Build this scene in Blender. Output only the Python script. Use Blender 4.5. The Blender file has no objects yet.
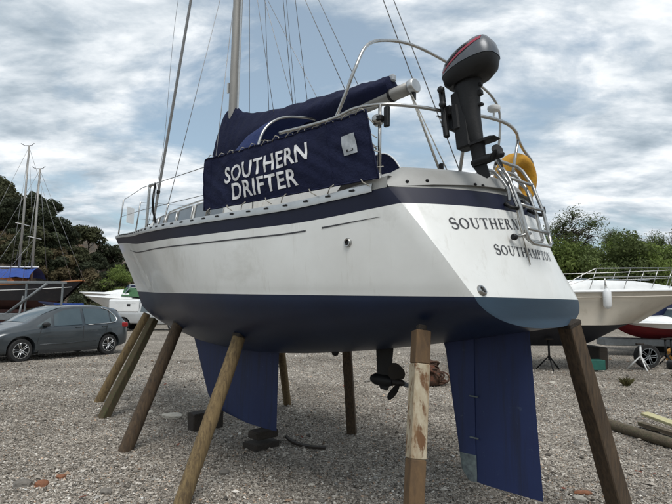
import bpy, bmesh, math, random
import numpy as np
from mathutils import Vector, Matrix

# ------------------------------------------------------------------ camera, sky, sun, exposure
scene = bpy.context.scene
COL = scene.collection
R = math.radians

CAM_H = 1.70
PITCH, ROLL, FPX = R(5.93), R(0.49), 498.3
cam_data = bpy.data.cameras.new('camera')
cam = bpy.data.objects.new('camera', cam_data)
COL.objects.link(cam)
scene.camera = cam
cam_data.sensor_width = 36.0
cam_data.lens = 36.0 * FPX / 672.0
cam_data.clip_end = 3000.0
_fw = Vector((0, math.cos(PITCH), math.sin(PITCH)))
_up0 = Vector((0, -math.sin(PITCH), math.cos(PITCH)))
_rt = Vector((1, 0, 0)) * math.cos(ROLL) + _up0 * math.sin(ROLL)
_up = _up0 * math.cos(ROLL) - Vector((1, 0, 0)) * math.sin(ROLL)
_m = Matrix((_rt, _up, -_fw)).transposed().to_4x4()
_m.translation = Vector((0, 0, CAM_H))
cam.matrix_world = _m

SUN_EL, SUN_AZ = R(60), R(165)          # azimuth measured clockwise from +Y (ahead of the camera)
world = bpy.data.worlds.new('World')
scene.world = world
world.use_nodes = True
wn, wl = world.node_tree.nodes, world.node_tree.links
wn.clear()


def wnode(kind, **kw):
    n = wn.new(kind)
    for k, v in kw.items():
        setattr(n, k, v)
    return n


def build_world():
    out = wnode('ShaderNodeOutputWorld')
    bg = wnode('ShaderNodeBackground')
    bg.inputs['Strength'].default_value = 0.10
    sky = wnode('ShaderNodeTexSky', sky_type='NISHITA')
    sky.sun_disc = False
    sky.sun_elevation = SUN_EL
    sky.sun_rotation = SUN_AZ
    sky.air_density = 1.0
    sky.dust_density = 2.0
    # broken overcast: clouds laid on a plane overhead, seen along the view direction
    tc = wnode('ShaderNodeTexCoord')
    sep = wnode('ShaderNodeSeparateXYZ')
    wl.new(tc.outputs['Generated'], sep.inputs[0])
    zmax = wnode('ShaderNodeMath', operation='MAXIMUM')
    wl.new(sep.outputs['Z'], zmax.inputs[0]); zmax.inputs[1].default_value = 0.0
    zadd = wnode('ShaderNodeMath', operation='ADD')
    wl.new(zmax.outputs[0], zadd.inputs[0]); zadd.inputs[1].default_value = 0.22
    dx = wnode('ShaderNodeMath', operation='DIVIDE')
    dy = wnode('ShaderNodeMath', operation='DIVIDE')
    wl.new(sep.outputs['X'], dx.inputs[0]); wl.new(zadd.outputs[0], dx.inputs[1])
    wl.new(sep.outputs['Y'], dy.inputs[0]); wl.new(zadd.outputs[0], dy.inputs[1])
    comb = wnode('ShaderNodeCombineXYZ')
    wl.new(dx.outputs[0], comb.inputs[0]); wl.new(dy.outputs[0], comb.inputs[1])

    def noise(scale, detail, rough, dist, off=(0, 0, 0), sc=(1, 1, 1), rot=0.0):
        mp = wnode('ShaderNodeMapping')
        mp.inputs['Location'].default_value = off
        mp.inputs['Scale'].default_value = sc
        mp.inputs['Rotation'].default_value = (0, 0, rot)
        wl.new(comb.outputs[0], mp.inputs[0])
        n = wnode('ShaderNodeTexNoise')
        n.inputs['Scale'].default_value = scale
        n.inputs['Detail'].default_value = detail
        n.inputs['Roughness'].default_value = rough
        n.inputs['Distortion'].default_value = dist
        wl.new(mp.outputs[0], n.inputs['Vector'])
        return n.outputs['Fac']

    def ramp(fac, stops):
        r = wnode('ShaderNodeValToRGB')
        el = r.color_ramp.elements
        while len(el) < len(stops):
            el.new(0.5)
        for e, (p, c) in zip(el, stops):
            e.position = p
            e.color = (*c, 1) if len(c) == 3 else c
        wl.new(fac, r.inputs[0])
        return r.outputs['Color']

    def mixc(fac, a, b):
        m = wnode('ShaderNodeMix', data_type='RGBA')
        if isinstance(fac, float):
            m.inputs[0].default_value = fac
        else:
            wl.new(fac, m.inputs[0])
        for sock, v in ((m.inputs[6], a), (m.inputs[7], b)):
            if isinstance(v, tuple):
                sock.default_value = (*v, 1)
            else:
                wl.new(v, sock)
        return m.outputs[2]

    big = noise(1.05, 9, 0.60, 0.5, (3.1, 1.7, 0), (1.0, 1.25, 1), 0.35)
    mid = noise(2.0, 9, 0.57, 0.3, (9.3, 4.1, 2), (1.0, 1.45, 1), 0.25)
    fine = noise(6.5, 8, 0.60, 0.2, (1.2, 8.8, 5), (0.8, 1.5, 1), 0.3)
    # cloud cover
    sm = wnode('ShaderNodeMath', operation='MULTIPLY_ADD')
    wl.new(mid, sm.inputs[0]); sm.inputs[1].default_value = 0.55; sm.inputs[2].default_value = -0.275
    sm2 = wnode('ShaderNodeMath', operation='ADD')
    wl.new(big, sm2.inputs[0]); wl.new(sm.outputs[0], sm2.inputs[1])
    cover = ramp(sm2.outputs[0], [(0.36, (0, 0, 0)), (0.52, (1, 1, 1))])
    # cloud brightness: grey bases, white breaks
    sf = wnode('ShaderNodeMath', operation='MULTIPLY_ADD')
    wl.new(fine, sf.inputs[0]); sf.inputs[1].default_value = 0.42; sf.inputs[2].default_value = -0.21
    sb = wnode('ShaderNodeMath', operation='ADD')
    wl.new(mid, sb.inputs[0]); wl.new(sf.outputs[0], sb.inputs[1])
    cloud = ramp(sb.outputs[0], [(0.33, CLOUD[0]), (0.43, CLOUD[1]), (0.52, CLOUD[2]), (0.64, CLOUD[3])])
    skyg = wnode('ShaderNodeMix', data_type='RGBA', blend_type='MULTIPLY')
    skyg.inputs[0].default_value = 1.0
    wl.new(sky.outputs[0], skyg.inputs[6])
    skyg.inputs[7].default_value = SKY_MUL
    base = mixc(0.42, skyg.outputs[2], CLOUD[1])
    # (clouds and sky in one colour)
    col = mixc(cover, base, cloud)
    wl.new(col, bg.inputs['Color'])
    wl.new(bg.outputs[0], out.inputs['Surface'])


CLOUD = [(2.15, 2.65, 3.1), (3.2, 3.7, 4.15), (4.6, 5.0, 5.35), (6.5, 6.7, 6.85)]
SKY_MUL = (1.0, 1.1, 1.0, 1)
build_world()

sun_data = bpy.data.lights.new('sun', 'SUN')
sun_data.energy = 1.5
sun_data.angle = R(30)
sun_data.color = (1.0, 0.97, 0.93)
sun = bpy.data.objects.new('sun', sun_data)
COL.objects.link(sun)
_sd = Vector((math.sin(SUN_AZ) * math.cos(SUN_EL), math.cos(SUN_AZ) * math.cos(SUN_EL), math.sin(SUN_EL)))
sun.rotation_euler = _sd.to_track_quat('Z', 'Y').to_euler()
sun.location = (20, 20, 40)

scene.view_settings.view_transform = 'Standard'
scene.view_settings.look = 'None'
scene.view_settings.exposure = 0.68
scene.view_settings.gamma = 1.0
scene.view_settings.use_curve_mapping = False

# ------------------------------------------------------------------ helpers
rng = random.Random(7)


def srgb(r, g, b):
    def f(c):
        c /= 255.0
        return c / 12.92 if c <= 0.04045 else ((c + 0.055) / 1.055) ** 2.4
    return (f(r), f(g), f(b))


MATS = {}


def material(name, col, rough=0.6, metal=0.0, col2=None, nscale=6.0, namt=1.0, bump=0.0, bscale=30.0,
             bdist=0.01, spec=0.5, stretch=(1, 1, 1), coat=0.0, dirt=None, dirt_scale=2.0, dirt_lo=0.5, dirt_hi=0.75,
             random_val=0.0, two_sided_translucent=0.0, rough2=None, streak=None, streak_rng=(.55, .8)):
    """Procedural principled material: base colour varied by noise towards col2, optional dirt blotches, bump."""
    m = bpy.data.materials.new(name)
    m.use_nodes = True
    nt = m.node_tree
    n, l = nt.nodes, nt.links
    b = n['Principled BSDF']
    b.inputs['Roughness'].default_value = rough
    b.inputs['Metallic'].default_value = metal
    b.inputs['Specular IOR Level'].default_value = spec
    b.inputs['Coat Weight'].default_value = coat
    tc = n.new('ShaderNodeTexCoord')
    mp = n.new('ShaderNodeMapping')
    mp.inputs['Scale'].default_value = stretch
    l.new(tc.outputs['Object'], mp.inputs[0])
    cur = None
    if col2 is not None:
        nz = n.new('ShaderNodeTexNoise')
        nz.inputs['Scale'].default_value = nscale
        nz.inputs['Detail'].default_value = 7
        nz.inputs['Roughness'].default_value = 0.62
        l.new(mp.outputs[0], nz.inputs['Vector'])
        rp = n.new('ShaderNodeValToRGB')
        rp.color_ramp.elements[0].position = 0.5 - 0.22 * namt
        rp.color_ramp.elements[1].position = 0.5 + 0.22 * namt
        rp.color_ramp.elements[0].color = (*col, 1)
        rp.color_ramp.elements[1].color = (*col2, 1)
        l.new(nz.outputs['Fac'], rp.inputs[0])
        cur = rp.outputs['Color']
        if rough2 is not None:
            mr = n.new('ShaderNodeMapRange')
            mr.inputs['To Min'].default_value = rough
            mr.inputs['To Max'].default_value = rough2
            l.new(nz.outputs['Fac'], mr.inputs['Value'])
            l.new(mr.outputs[0], b.inputs['Roughness'])
    if dirt is not None:
        nz2 = n.new('ShaderNodeTexNoise')
        nz2.inputs['Scale'].default_value = dirt_scale
        nz2.inputs['Detail'].default_value = 9
        nz2.inputs['Roughness'].default_value = 0.68
        nz2.inputs['Distortion'].default_value = 0.4
        l.new(mp.outputs[0], nz2.inputs['Vector'])
        rp2 = n.new('ShaderNodeValToRGB')
        rp2.color_ramp.elements[0].position = dirt_lo
        rp2.color_ramp.elements[1].position = dirt_hi
        l.new(nz2.outputs['Fac'], rp2.inputs[0])
        mx = n.new('ShaderNodeMix')
        mx.data_type = 'RGBA'
        l.new(rp2.outputs['Color'], mx.inputs[0])
        if cur is None:
            mx.inputs[6].default_value = (*col, 1)
        else:
            l.new(cur, mx.inputs[6])
        mx.inputs[7].default_value = (*dirt, 1)
        cur = mx.outputs[2]
    if streak is not None:
        mp2 = n.new('ShaderNodeMapping')
        mp2.inputs['Scale'].default_value = (9, 9, 0.55)
        l.new(tc.outputs['Object'], mp2.inputs[0])
        ns = n.new('ShaderNodeTexNoise')
        ns.inputs['Scale'].default_value = 1.6
        ns.inputs['Detail'].default_value = 8
        ns.inputs['Roughness'].default_value = 0.7
        l.new(mp2.outputs[0], ns.inputs['Vector'])
        rs = n.new('ShaderNodeValToRGB')
        rs.color_ramp.elements[0].position = streak_rng[0]
        rs.color_ramp.elements[1].position = streak_rng[1]
        l.new(ns.outputs['Fac'], rs.inputs[0])
        mx3 = n.new('ShaderNodeMix')
        mx3.data_type = 'RGBA'
        l.new(rs.outputs['Color'], mx3.inputs[0])
        if cur is None:
            mx3.inputs[6].default_value = (*col, 1)
        else:
            l.new(cur, mx3.inputs[6])
        mx3.inputs[7].default_value = (*streak, 1)
        cur = mx3.outputs[2]
    if random_val:
        oi = n.new('ShaderNodeObjectInfo')
        mr = n.new('ShaderNodeMapRange')
        mr.inputs['To Min'].default_value = 1 - random_val
        mr.inputs['To Max'].default_value = 1 + random_val
        l.new(oi.outputs['Random'], mr.inputs['Value'])
        hs = n.new('ShaderNodeHueSaturation')
        l.new(mr.outputs[0], hs.inputs['Value'])
        if cur is None:
            hs.inputs['Color'].default_value = (*col, 1)
        else:
            l.new(cur, hs.inputs['Color'])
        cur = hs.outputs['Color']
    if cur is None:
        b.inputs['Base Color'].default_value = (*col, 1)
    else:
        l.new(cur, b.inputs['Base Color'])
    if bump:
        nb = n.new('ShaderNodeTexNoise')
        nb.inputs['Scale'].default_value = bscale
        nb.inputs['Detail'].default_value = 6
        nb.inputs['Roughness'].default_value = 0.65
        l.new(mp.outputs[0], nb.inputs['Vector'])
        bp = n.new('ShaderNodeBump')
        bp.inputs['Strength'].default_value = bump
        bp.inputs['Distance'].default_value = bdist
        l.new(nb.outputs['Fac'], bp.inputs['Height'])
        l.new(bp.outputs[0], b.inputs['Normal'])
    if two_sided_translucent:
        tr = n.new('ShaderNodeBsdfTranslucent')
        if cur is None:
            tr.inputs['Color'].default_value = (*col, 1)
        else:
            l.new(cur, tr.inputs['Color'])
        ms = n.new('ShaderNodeMixShader')
        ms.inputs[0].default_value = two_sided_translucent
        l.new(b.outputs[0], ms.inputs[1])
        l.new(tr.outputs[0], ms.inputs[2])
        l.new(ms.outputs[0], n['Material Output'].inputs['Surface'])
    MATS[name] = m
    return m


class MB:
    """Collects faces and builds one mesh object."""

    def __init__(self):
        self.v, self.f, self.mi, self.sm = [], [], [], []

    def face(self, idx, mi=0, smooth=False):
        self.f.append(tuple(idx)); self.mi.append(mi); self.sm.append(smooth)

    def add(self, verts, faces, mi=0, smooth=False):
        o = len(self.v)
        self.v += [tuple(p) for p in verts]
        for f in faces:
            self.face([i + o for i in f], mi, smooth)
        return self

    def box(self, x0, x1, y0, y1, z0, z1, mi=0, M=None, bev=0.0):
        if bev > 0:
            b = min(bev, (x1 - x0) * .45, (y1 - y0) * .45, (z1 - z0) * .45)
            ring = lambda z, i: [(x0 + b + i, y0 + i, z), (x1 - b - i, y0 + i, z), (x1 - i, y0 + b + i, z), (x1 - i, y1 - b - i, z),
                                 (x1 - b - i, y1 - i, z), (x0 + b + i, y1 - i, z), (x0 + i, y1 - b - i, z), (x0 + i, y0 + b + i, z)]
            vs = ring(z0, b) + ring(z0 + b, 0) + ring(z1 - b, 0) + ring(z1, b)
            fs = [tuple(range(7, -1, -1)), tuple(range(24, 32))]
            for k in range(3):
                for j in range(8):
                    fs.append((k * 8 + j, k * 8 + (j + 1) % 8, k * 8 + 8 + (j + 1) % 8, k * 8 + 8 + j))
        else:
            vs = [(x0, y0, z0), (x1, y0, z0), (x1, y1, z0), (x0, y1, z0), (x0, y0, z1), (x1, y0, z1), (x1, y1, z1), (x0, y1, z1)]
            fs = [(3, 2, 1, 0), (4, 5, 6, 7), (0, 1, 5, 4), (1, 2, 6, 5), (2, 3, 7, 6), (3, 0, 4, 7)]
        if M is not None:
            vs = [tuple(M @ Vector(p)) for p in vs]
        return self.add(vs, fs, mi)

    def tube(self, pts, r, n=8, mi=0, cap=True, squash=None, smooth=True):
        pts = [Vector(p) for p in pts]
        rs = r if isinstance(r, (list, tuple)) else [r] * len(pts)
        vs = []
        prev = None
        for i, p in enumerate(pts):
            t = (pts[min(i + 1, len(pts) - 1)] - pts[max(i - 1, 0)])
            if t.length < 1e-9:
                t = Vector((0, 0, 1))
            t.normalize()
            if prev is None:
                a = Vector((0, 0, 1)) if abs(t.z) < 0.9 else Vector((1, 0, 0))
                u = t.cross(a).normalized()
            else:
                u = (prev - t * prev.dot(t)).normalized()
            prev = u
            w = t.cross(u)
            for k in range(n):
                a = 2 * math.pi * k / n
                cu, cw = math.cos(a), math.sin(a)
                if squash:
                    cw *= squash
                vs.append(p + (u * cu + w * cw) * rs[i])
        fs = []
        for i in range(len(pts) - 1):
            for k in range(n):
                fs.append((i * n + k, i * n + (k + 1) % n, (i + 1) * n + (k + 1) % n, (i + 1) * n + k))
        self.add(vs, fs, mi, smooth)
        if cap:
            o = len(self.v) - len(vs)
            self.face([o + k for k in range(n - 1, -1, -1)], mi)
            self.face([o + (len(pts) - 1) * n + k for k in range(n)], mi)
        return self

    def lathe(self, prof, n=24, axis='Z', c=(0, 0, 0), mi=0, smooth=True, M=None):
        """prof: list of (r, h) along the axis."""
        vs, fs = [], []
        for r, h in prof:
            for k in range(n):
                a = 2 * math.pi * k / n
                p = (r * math.cos(a), r * math.sin(a), h)
                if axis == 'X':
                    p = (h, p[0], p[1])
                elif axis == 'Y':
                    p = (p[1], h, p[0])
                q = Vector(p) + Vector(c)
                vs.append(M @ q if M is not None else q)
        for i in range(len(prof) - 1):
            for k in range(n):
                fs.append((i * n + k, i * n + (k + 1) % n, (i + 1) * n + (k + 1) % n, (i + 1) * n + k))
        o = len(self.v)
        self.add(vs, fs, mi, smooth)
        if prof[0][0] > 1e-6:
            self.face([o + k for k in range(n - 1, -1, -1)], mi)
        if prof[-1][0] > 1e-6:
            self.face([o + (len(prof) - 1) * n + k for k in range(n)], mi)
        return self

    def grid(self, rows, mi=0, smooth=True, flip=False, close=False):
        """rows: list of equally long rows of points."""
        nr, nc = len(rows), len(rows[0])
        vs = [p for r in rows for p in r]
        fs = []
        for i in range(nr - 1):
            for j in range(nc - 1 + (1 if close else 0)):
                j2 = (j + 1) % nc
                f = (i * nc + j, i * nc + j2, (i + 1) * nc + j2, (i + 1) * nc + j)
                fs.append(f[::-1] if flip else f)
        return self.add(vs, fs, mi, smooth)

    def prism(self, poly, axis, a, b, mi=0):
        """Closed outline in the two other axes, extruded along axis from a to b."""
        n = len(poly)
        def mk(p, h):
            if axis == 'X': return (h, p[0], p[1])
            if axis == 'Y': return (p[0], h, p[1])
            return (p[0], p[1], h)
        vs = [mk(p, a) for p in poly] + [mk(p, b) for p in poly]
        fs = [tuple(range(n))[::-1], tuple(range(n, 2 * n))]
        fs += [(i, (i + 1) % n, n + (i + 1) % n, n + i) for i in range(n)]
        return self.add(vs, fs, mi)

    def build(self, name, mats, parent=None, autosmooth=None, fix=True):
        me = bpy.data.meshes.new(name)
        me.from_pydata([tuple(p) for p in self.v], [], self.f)
        if not isinstance(mats, (list, tuple)):
            mats = [mats]
        for m in mats:
            me.materials.append(MATS[m] if isinstance(m, str) else m)
        me.polygons.foreach_set('material_index', self.mi)
        me.polygons.foreach_set('use_smooth', self.sm)
        me.update()
        if fix:
            bm = bmesh.new(); bm.from_mesh(me)
            bmesh.ops.remove_doubles(bm, verts=bm.verts, dist=1e-5)
            bmesh.ops.recalc_face_normals(bm, faces=bm.faces)
            bm.to_mesh(me); bm.free()
        if autosmooth is not None:
            me.set_sharp_from_angle(angle=R(autosmooth))
        o = bpy.data.objects.new(name, me)
        COL.objects.link(o)
        if parent is not None:
            o.parent = parent
        return o


def tag(o, label, cat, group=None, kind=None):
    if label: o['label'] = label
    if cat: o['category'] = cat
    if group: o['group'] = group
    if kind: o['kind'] = kind
    return o


def empty(name, loc=(0, 0, 0), rz=0.0, label=None, cat=None, group=None):
    o = bpy.data.objects.new(name, None)
    o.empty_display_size = 0.2
    COL.objects.link(o)
    o.location = loc
    o.rotation_euler = (0, 0, rz)
    tag(o, label, cat, group)
    return o


def copy_tree(src, parent=None):
    c = src.copy()
    COL.objects.link(c)
    c.parent = parent
    for ch in [o for o in bpy.data.objects if o.parent == src]:
        copy_tree(ch, c)
    return c


def interp(x, xs, ys):
    """Monotone cubic interpolation."""
    n = len(xs)
    if x <= xs[0]: return ys[0]
    if x >= xs[-1]: return ys[-1]
    d = [(ys[i + 1] - ys[i]) / (xs[i + 1] - xs[i]) for i in range(n - 1)]
    m = [d[0]] + [0 if d[i - 1] * d[i] <= 0 else 2 * d[i - 1] * d[i] / (d[i - 1] + d[i]) for i in range(1, n - 1)] + [d[-1]]
    i = 0
    while x > xs[i + 1]: i += 1
    h = xs[i + 1] - xs[i]
    t = (x - xs[i]) / h
    return ((2 * t ** 3 - 3 * t * t + 1) * ys[i] + (t ** 3 - 2 * t * t + t) * h * m[i]
            + (-2 * t ** 3 + 3 * t * t) * ys[i + 1] + (t ** 3 - t * t) * h * m[i + 1])


def smooth_path(pts, k=6):
    """Catmull-Rom through the points."""
    pts = [Vector(p) for p in pts]
    out = []
    for i in range(len(pts) - 1):
        p0, p1, p2, p3 = pts[max(i - 1, 0)], pts[i], pts[i + 1], pts[min(i + 2, len(pts) - 1)]
        for j in range(k):
            t = j / k
            out.append(0.5 * ((2 * p1) + (p2 - p0) * t + (2 * p0 - 5 * p1 + 4 * p2 - p3) * t * t + (3 * p1 - p0 - 3 * p2 + p3) * t ** 3))
    out.append(pts[-1])
    return out


# ------------------------------------------------------------------ materials
material('gelcoat', srgb(224, 225, 222), 0.30, col2=srgb(212, 212, 208), nscale=2.2, dirt=srgb(178, 176, 168), dirt_scale=1.6,
         dirt_lo=0.55, dirt_hi=0.86, coat=0.25, bump=0.03, bscale=9, bdist=0.01, rough2=0.45, streak=srgb(186, 183, 174), streak_rng=(.57, .88))
material('gelcoat_grey', srgb(150, 150, 147), 0.45, col2=srgb(132, 132, 129), nscale=4, dirt=srgb(125, 124, 118), dirt_scale=5, dirt_lo=0.58, dirt_hi=0.8)
material('navy_gelcoat', srgb(13, 17, 38), 0.5, spec=.3, col2=srgb(16, 21, 45), nscale=6, dirt=srgb(32, 34, 46), dirt_scale=8, dirt_lo=0.6, dirt_hi=0.85)
material('antifoul', srgb(15, 27, 50), 0.40, spec=.38, streak=srgb(28, 42, 62), streak_rng=(.58, .85), col2=srgb(19, 34, 60), nscale=2.5, dirt=srgb(36, 52, 72), dirt_scale=3.0, dirt_lo=0.60, dirt_hi=0.9, bump=0.15, bscale=22, bdist=0.006)
material('antifoul_lit', srgb(18, 41, 58), 0.6, col2=srgb(24, 50, 67), nscale=3, stretch=(1, .5, 3), dirt=srgb(52, 72, 86), dirt_scale=4, dirt_lo=0.58, dirt_hi=0.85, bump=0.12, bscale=25, bdist=0.005)  # same paint as the underbody; the transom's brighter light is put into this colour
material('antifoul_keel', srgb(18, 33, 74), 0.66, col2=srgb(23, 40, 82), nscale=2.2, dirt=srgb(70, 82, 102), dirt_scale=14, dirt_lo=0.63, dirt_hi=0.74, streak=srgb(17, 25, 46), streak_rng=(.5, .75), bump=0.12, bscale=25, bdist=0.005)
material('primer_patch', srgb(110, 122, 120), 0.8, col2=srgb(60, 66, 72), nscale=24)
material('navy_canvas', srgb(23, 28, 55), 0.85, col2=srgb(19, 24, 47), nscale=3, bump=0.6, bscale=5, bdist=0.05, spec=0.2, dirt=srgb(38, 44, 72), dirt_scale=3, dirt_lo=.55, dirt_hi=.85)
material('navy_canvas_pale', srgb(30, 42, 82), 0.85, col2=srgb(40, 54, 98), nscale=5, bump=0.5, bscale=6, bdist=0.05, spec=0.25)  # paler, bluer navy canvas for the sprayhood
material('white_letter', srgb(226, 226, 226), 0.7, col2=srgb(196, 196, 198), nscale=9, dirt=srgb(150, 150, 158), dirt_scale=14, dirt_lo=.58, dirt_hi=.8)
material('black_letter', srgb(38, 38, 44), 0.5, col2=srgb(62, 62, 66), nscale=18)
material('stainless', (0.46, 0.46, 0.45), 0.28, 1.0, col2=(0.34, 0.335, 0.32), nscale=14)
material('aluminium', (0.58, 0.58, 0.57), 0.42, 1.0, col2=(0.48, 0.48, 0.47), nscale=10)
material('mast_grey', srgb(152, 150, 145), 0.5, 0.35, col2=srgb(128, 126, 122), nscale=6, stretch=(1, 1, .2))
material('wire', (0.30, 0.30, 0.30), 0.45, 0.8, col2=(0.22, 0.22, 0.22), nscale=20)
material('rope', srgb(168, 165, 155), 0.9, col2=srgb(130, 126, 118), nscale=60)
material('black_plastic', srgb(12, 12, 13), 0.5, spec=.35, col2=srgb(19, 19, 20), nscale=12)
material('dark_metal', srgb(14, 14, 16), 0.55, 0.1, spec=.35, col2=srgb(26, 26, 27), nscale=14, bump=0.2, bscale=40)
material('cowl_grey', srgb(92, 95, 100), 0.3, 0.2, col2=srgb(76, 79, 84), nscale=6)
material('decal_red', srgb(150, 30, 55), 0.4, col2=srgb(130, 26, 48), nscale=10)
material('bronze', srgb(40, 34, 28), 0.6, 0.3, col2=srgb(24, 22, 22), nscale=18, bump=0.3, bscale=40)
material('yellow_cover', srgb(196, 146, 30), 0.75, col2=srgb(160, 112, 20), nscale=7, bump=0.5, bscale=9, bdist=0.03)
material('window_grey', srgb(110, 118, 124), 0.2, col2=srgb(92, 102, 110), nscale=3)
material('badge', srgb(170, 174, 178), 0.5, col2=srgb(140, 146, 152), nscale=40)
material('pole_wood', srgb(134, 114, 78), 0.85, col2=srgb(84, 68, 46), nscale=7, stretch=(6, 6, 0.8), dirt=srgb(58, 46, 34), dirt_scale=6, dirt_lo=0.5, dirt_hi=0.75, bump=0.7, bscale=14, bdist=0.012)
material('pole_dark', srgb(92, 75, 56), 0.9, col2=srgb(48, 40, 32), nscale=8, stretch=(6, 6, 0.8), dirt=srgb(78, 56, 36), dirt_scale=5, dirt_lo=0.55, dirt_hi=0.8, bump=0.7, bscale=14, bdist=0.012)
material('pole_mossy', srgb(84, 72, 48), 0.9, col2=srgb(50, 42, 30), nscale=5, stretch=(6, 6, 0.8), dirt=srgb(70, 78, 40), dirt_scale=5, dirt_lo=0.5, dirt_hi=0.72, bump=0.7, bscale=14, bdist=0.012)
material('post_rust', srgb(108, 84, 56), 0.85, col2=srgb(74, 58, 42), nscale=9, stretch=(2, 2, 0.6), dirt=srgb(62, 48, 38), dirt_scale=7, dirt_lo=0.5, dirt_hi=0.75, bump=0.5, bscale=30, bdist=0.008)
material('post_paint', srgb(180, 171, 150), 0.8, col2=srgb(146, 130, 104), nscale=16, stretch=(1.6, 1.6, 0.7), streak=srgb(120, 92, 62), streak_rng=(.48, .72), dirt=srgb(100, 70, 44), dirt_scale=11, dirt_lo=0.50, dirt_hi=0.60, bump=0.4, bscale=30, bdist=0.006)
material('block_wood', srgb(38, 33, 29), 0.9, col2=srgb(58, 50, 42), nscale=5, stretch=(1, 6, 6), bump=0.8, bscale=12, bdist=0.015)
material('white_plastic', srgb(225, 226, 226), 0.45, col2=srgb(208, 210, 210), nscale=7)

# ------------------------------------------------------------------ ground
def ground_z(x, y):
    r = math.hypot(x, y)
    k = 1.0 if r < 40 else max(0.0, 1 - (r - 40) / 20)
    return k * (0.022 * math.sin(x * 0.55 + 1.3) * math.cos(y * 0.43) + 0.014 * math.sin(x * 1.3 + y * 0.9) - 0.02)


def ground_material():
    m = bpy.data.materials.new('gravel_ground')
    m.use_nodes = True
    n, l = m.node_tree.nodes, m.node_tree.links
    b = n['Principled BSDF']
    b.inputs['Roughness'].default_value = 0.95
    b.inputs['Specular IOR Level'].default_value = 0.15
    tc = n.new('ShaderNodeTexCoord')
    v1 = n.new('ShaderNodeTexVoronoi'); v1.inputs['Scale'].default_value = 46
    v2 = n.new('ShaderNodeTexVoronoi'); v2.inputs['Scale'].default_value = 95
    nz = n.new('ShaderNodeTexNoise'); nz.inputs['Scale'].default_value = 0.55; nz.inputs['Detail'].default_value = 8; nz.inputs['Roughness'].default_value = 0.65
    nf = n.new('ShaderNodeTexNoise'); nf.inputs['Scale'].default_value = 9; nf.inputs['Detail'].default_value = 8; nf.inputs['Roughness'].default_value = 0.75
    for q in (v1, v2, nz, nf):
        l.new(tc.outputs['Object'], q.inputs['Vector'])
    rp = n.new('ShaderNodeValToRGB')
    cs = [(0.0, GRAVEL[0]), (0.3, GRAVEL[1]), (0.6, GRAVEL[2]), (0.85, GRAVEL[3]), (1.0, GRAVEL[4])]
    while len(rp.color_ramp.elements) < len(cs):
        rp.color_ramp.elements.new(0.5)
    for e, (p, c) in zip(rp.color_ramp.elements, cs):
        e.position = p; e.color = (*c, 1)
    sp = n.new('ShaderNodeSeparateColor')
    l.new(v1.outputs['Color'], sp.inputs[0])
    l.new(sp.outputs[0], rp.inputs[0])
    # broad dusty and damp patches
    rp2 = n.new('ShaderNodeValToRGB')
    rp2.color_ramp.elements[0].position = 0.36; rp2.color_ramp.elements[0].color = (0.66, 0.64, 0.61, 1)
    rp2.color_ramp.elements[1].position = 0.62; rp2.color_ramp.elements[1].color = (1.08, 1.06, 1.02, 1)
    l.new(nz.outputs['Fac'], rp2.inputs[0])
    mx = n.new('ShaderNodeMix'); mx.data_type = 'RGBA'; mx.blend_type = 'MULTIPLY'; mx.inputs[0].default_value = 1
    l.new(rp.outputs[0], mx.inputs[6]); l.new(rp2.outputs[0], mx.inputs[7])
    rp3 = n.new('ShaderNodeValToRGB')
    rp3.color_ramp.elements[0].position = 0.35; rp3.color_ramp.elements[0].color = (0.6, 0.58, 0.56, 1)
    rp3.color_ramp.elements[1].position = 0.65; rp3.color_ramp.elements[1].color = (1.15, 1.13, 1.1, 1)
    l.new(nf.outputs['Fac'], rp3.inputs[0])
    mx2 = n.new('ShaderNodeMix'); mx2.data_type = 'RGBA'; mx2.blend_type = 'MULTIPLY'; mx2.inputs[0].default_value = 1
    l.new(mx.outputs[2], mx2.inputs[6]); l.new(rp3.outputs[0], mx2.inputs[7])
    l.new(mx2.outputs[2], b.inputs['Base Color'])
    b1 = n.new('ShaderNodeBump'); b1.inputs['Strength'].default_value = 0.9; b1.inputs['Distance'].default_value = 0.02; b1.invert = True
    b2 = n.new('ShaderNodeBump'); b2.inputs['Strength'].default_value = 0.7; b2.inputs['Distance'].default_value = 0.01; b2.invert = True
    l.new(v1.outputs['Distance'], b1.inputs['Height'])
    l.new(v2.outputs['Distance'], b2.inputs['Height'])
    l.new(b2.outputs[0], b1.inputs['Normal'])
    l.new(b1.outputs[0], b.inputs['Normal'])
    return m


GRAVEL = [srgb(88, 85, 80), srgb(138, 132, 125), srgb(164, 158, 150), srgb(190, 184, 176), srgb(228, 225, 219)]
MATS['gravel_ground'] = ground_material()


def build_ground():
    def axis(lo, hi, step, far):
        a = list(np.arange(lo, hi + 1e-6, step))
        x, s, left, right = lo, step, [], []
        while x > -far:
            s *= 1.35; x -= s; left.append(x)
        x, s = hi, step
        while x < far:
            s *= 1.35; x += s; right.append(x)
        return left[::-1] + a + right
    xs, ys = axis(-26, 26, 0.5, 900), axis(0, 40, 0.5, 900)
    mb = MB()
    mb.grid([[(x, y, ground_z(x, y)) for x in xs] for y in ys], smooth=True)
    o = mb.build('ground', 'gravel_ground', fix=False)
    o['kind'] = 'structure'


build_ground()


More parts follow.
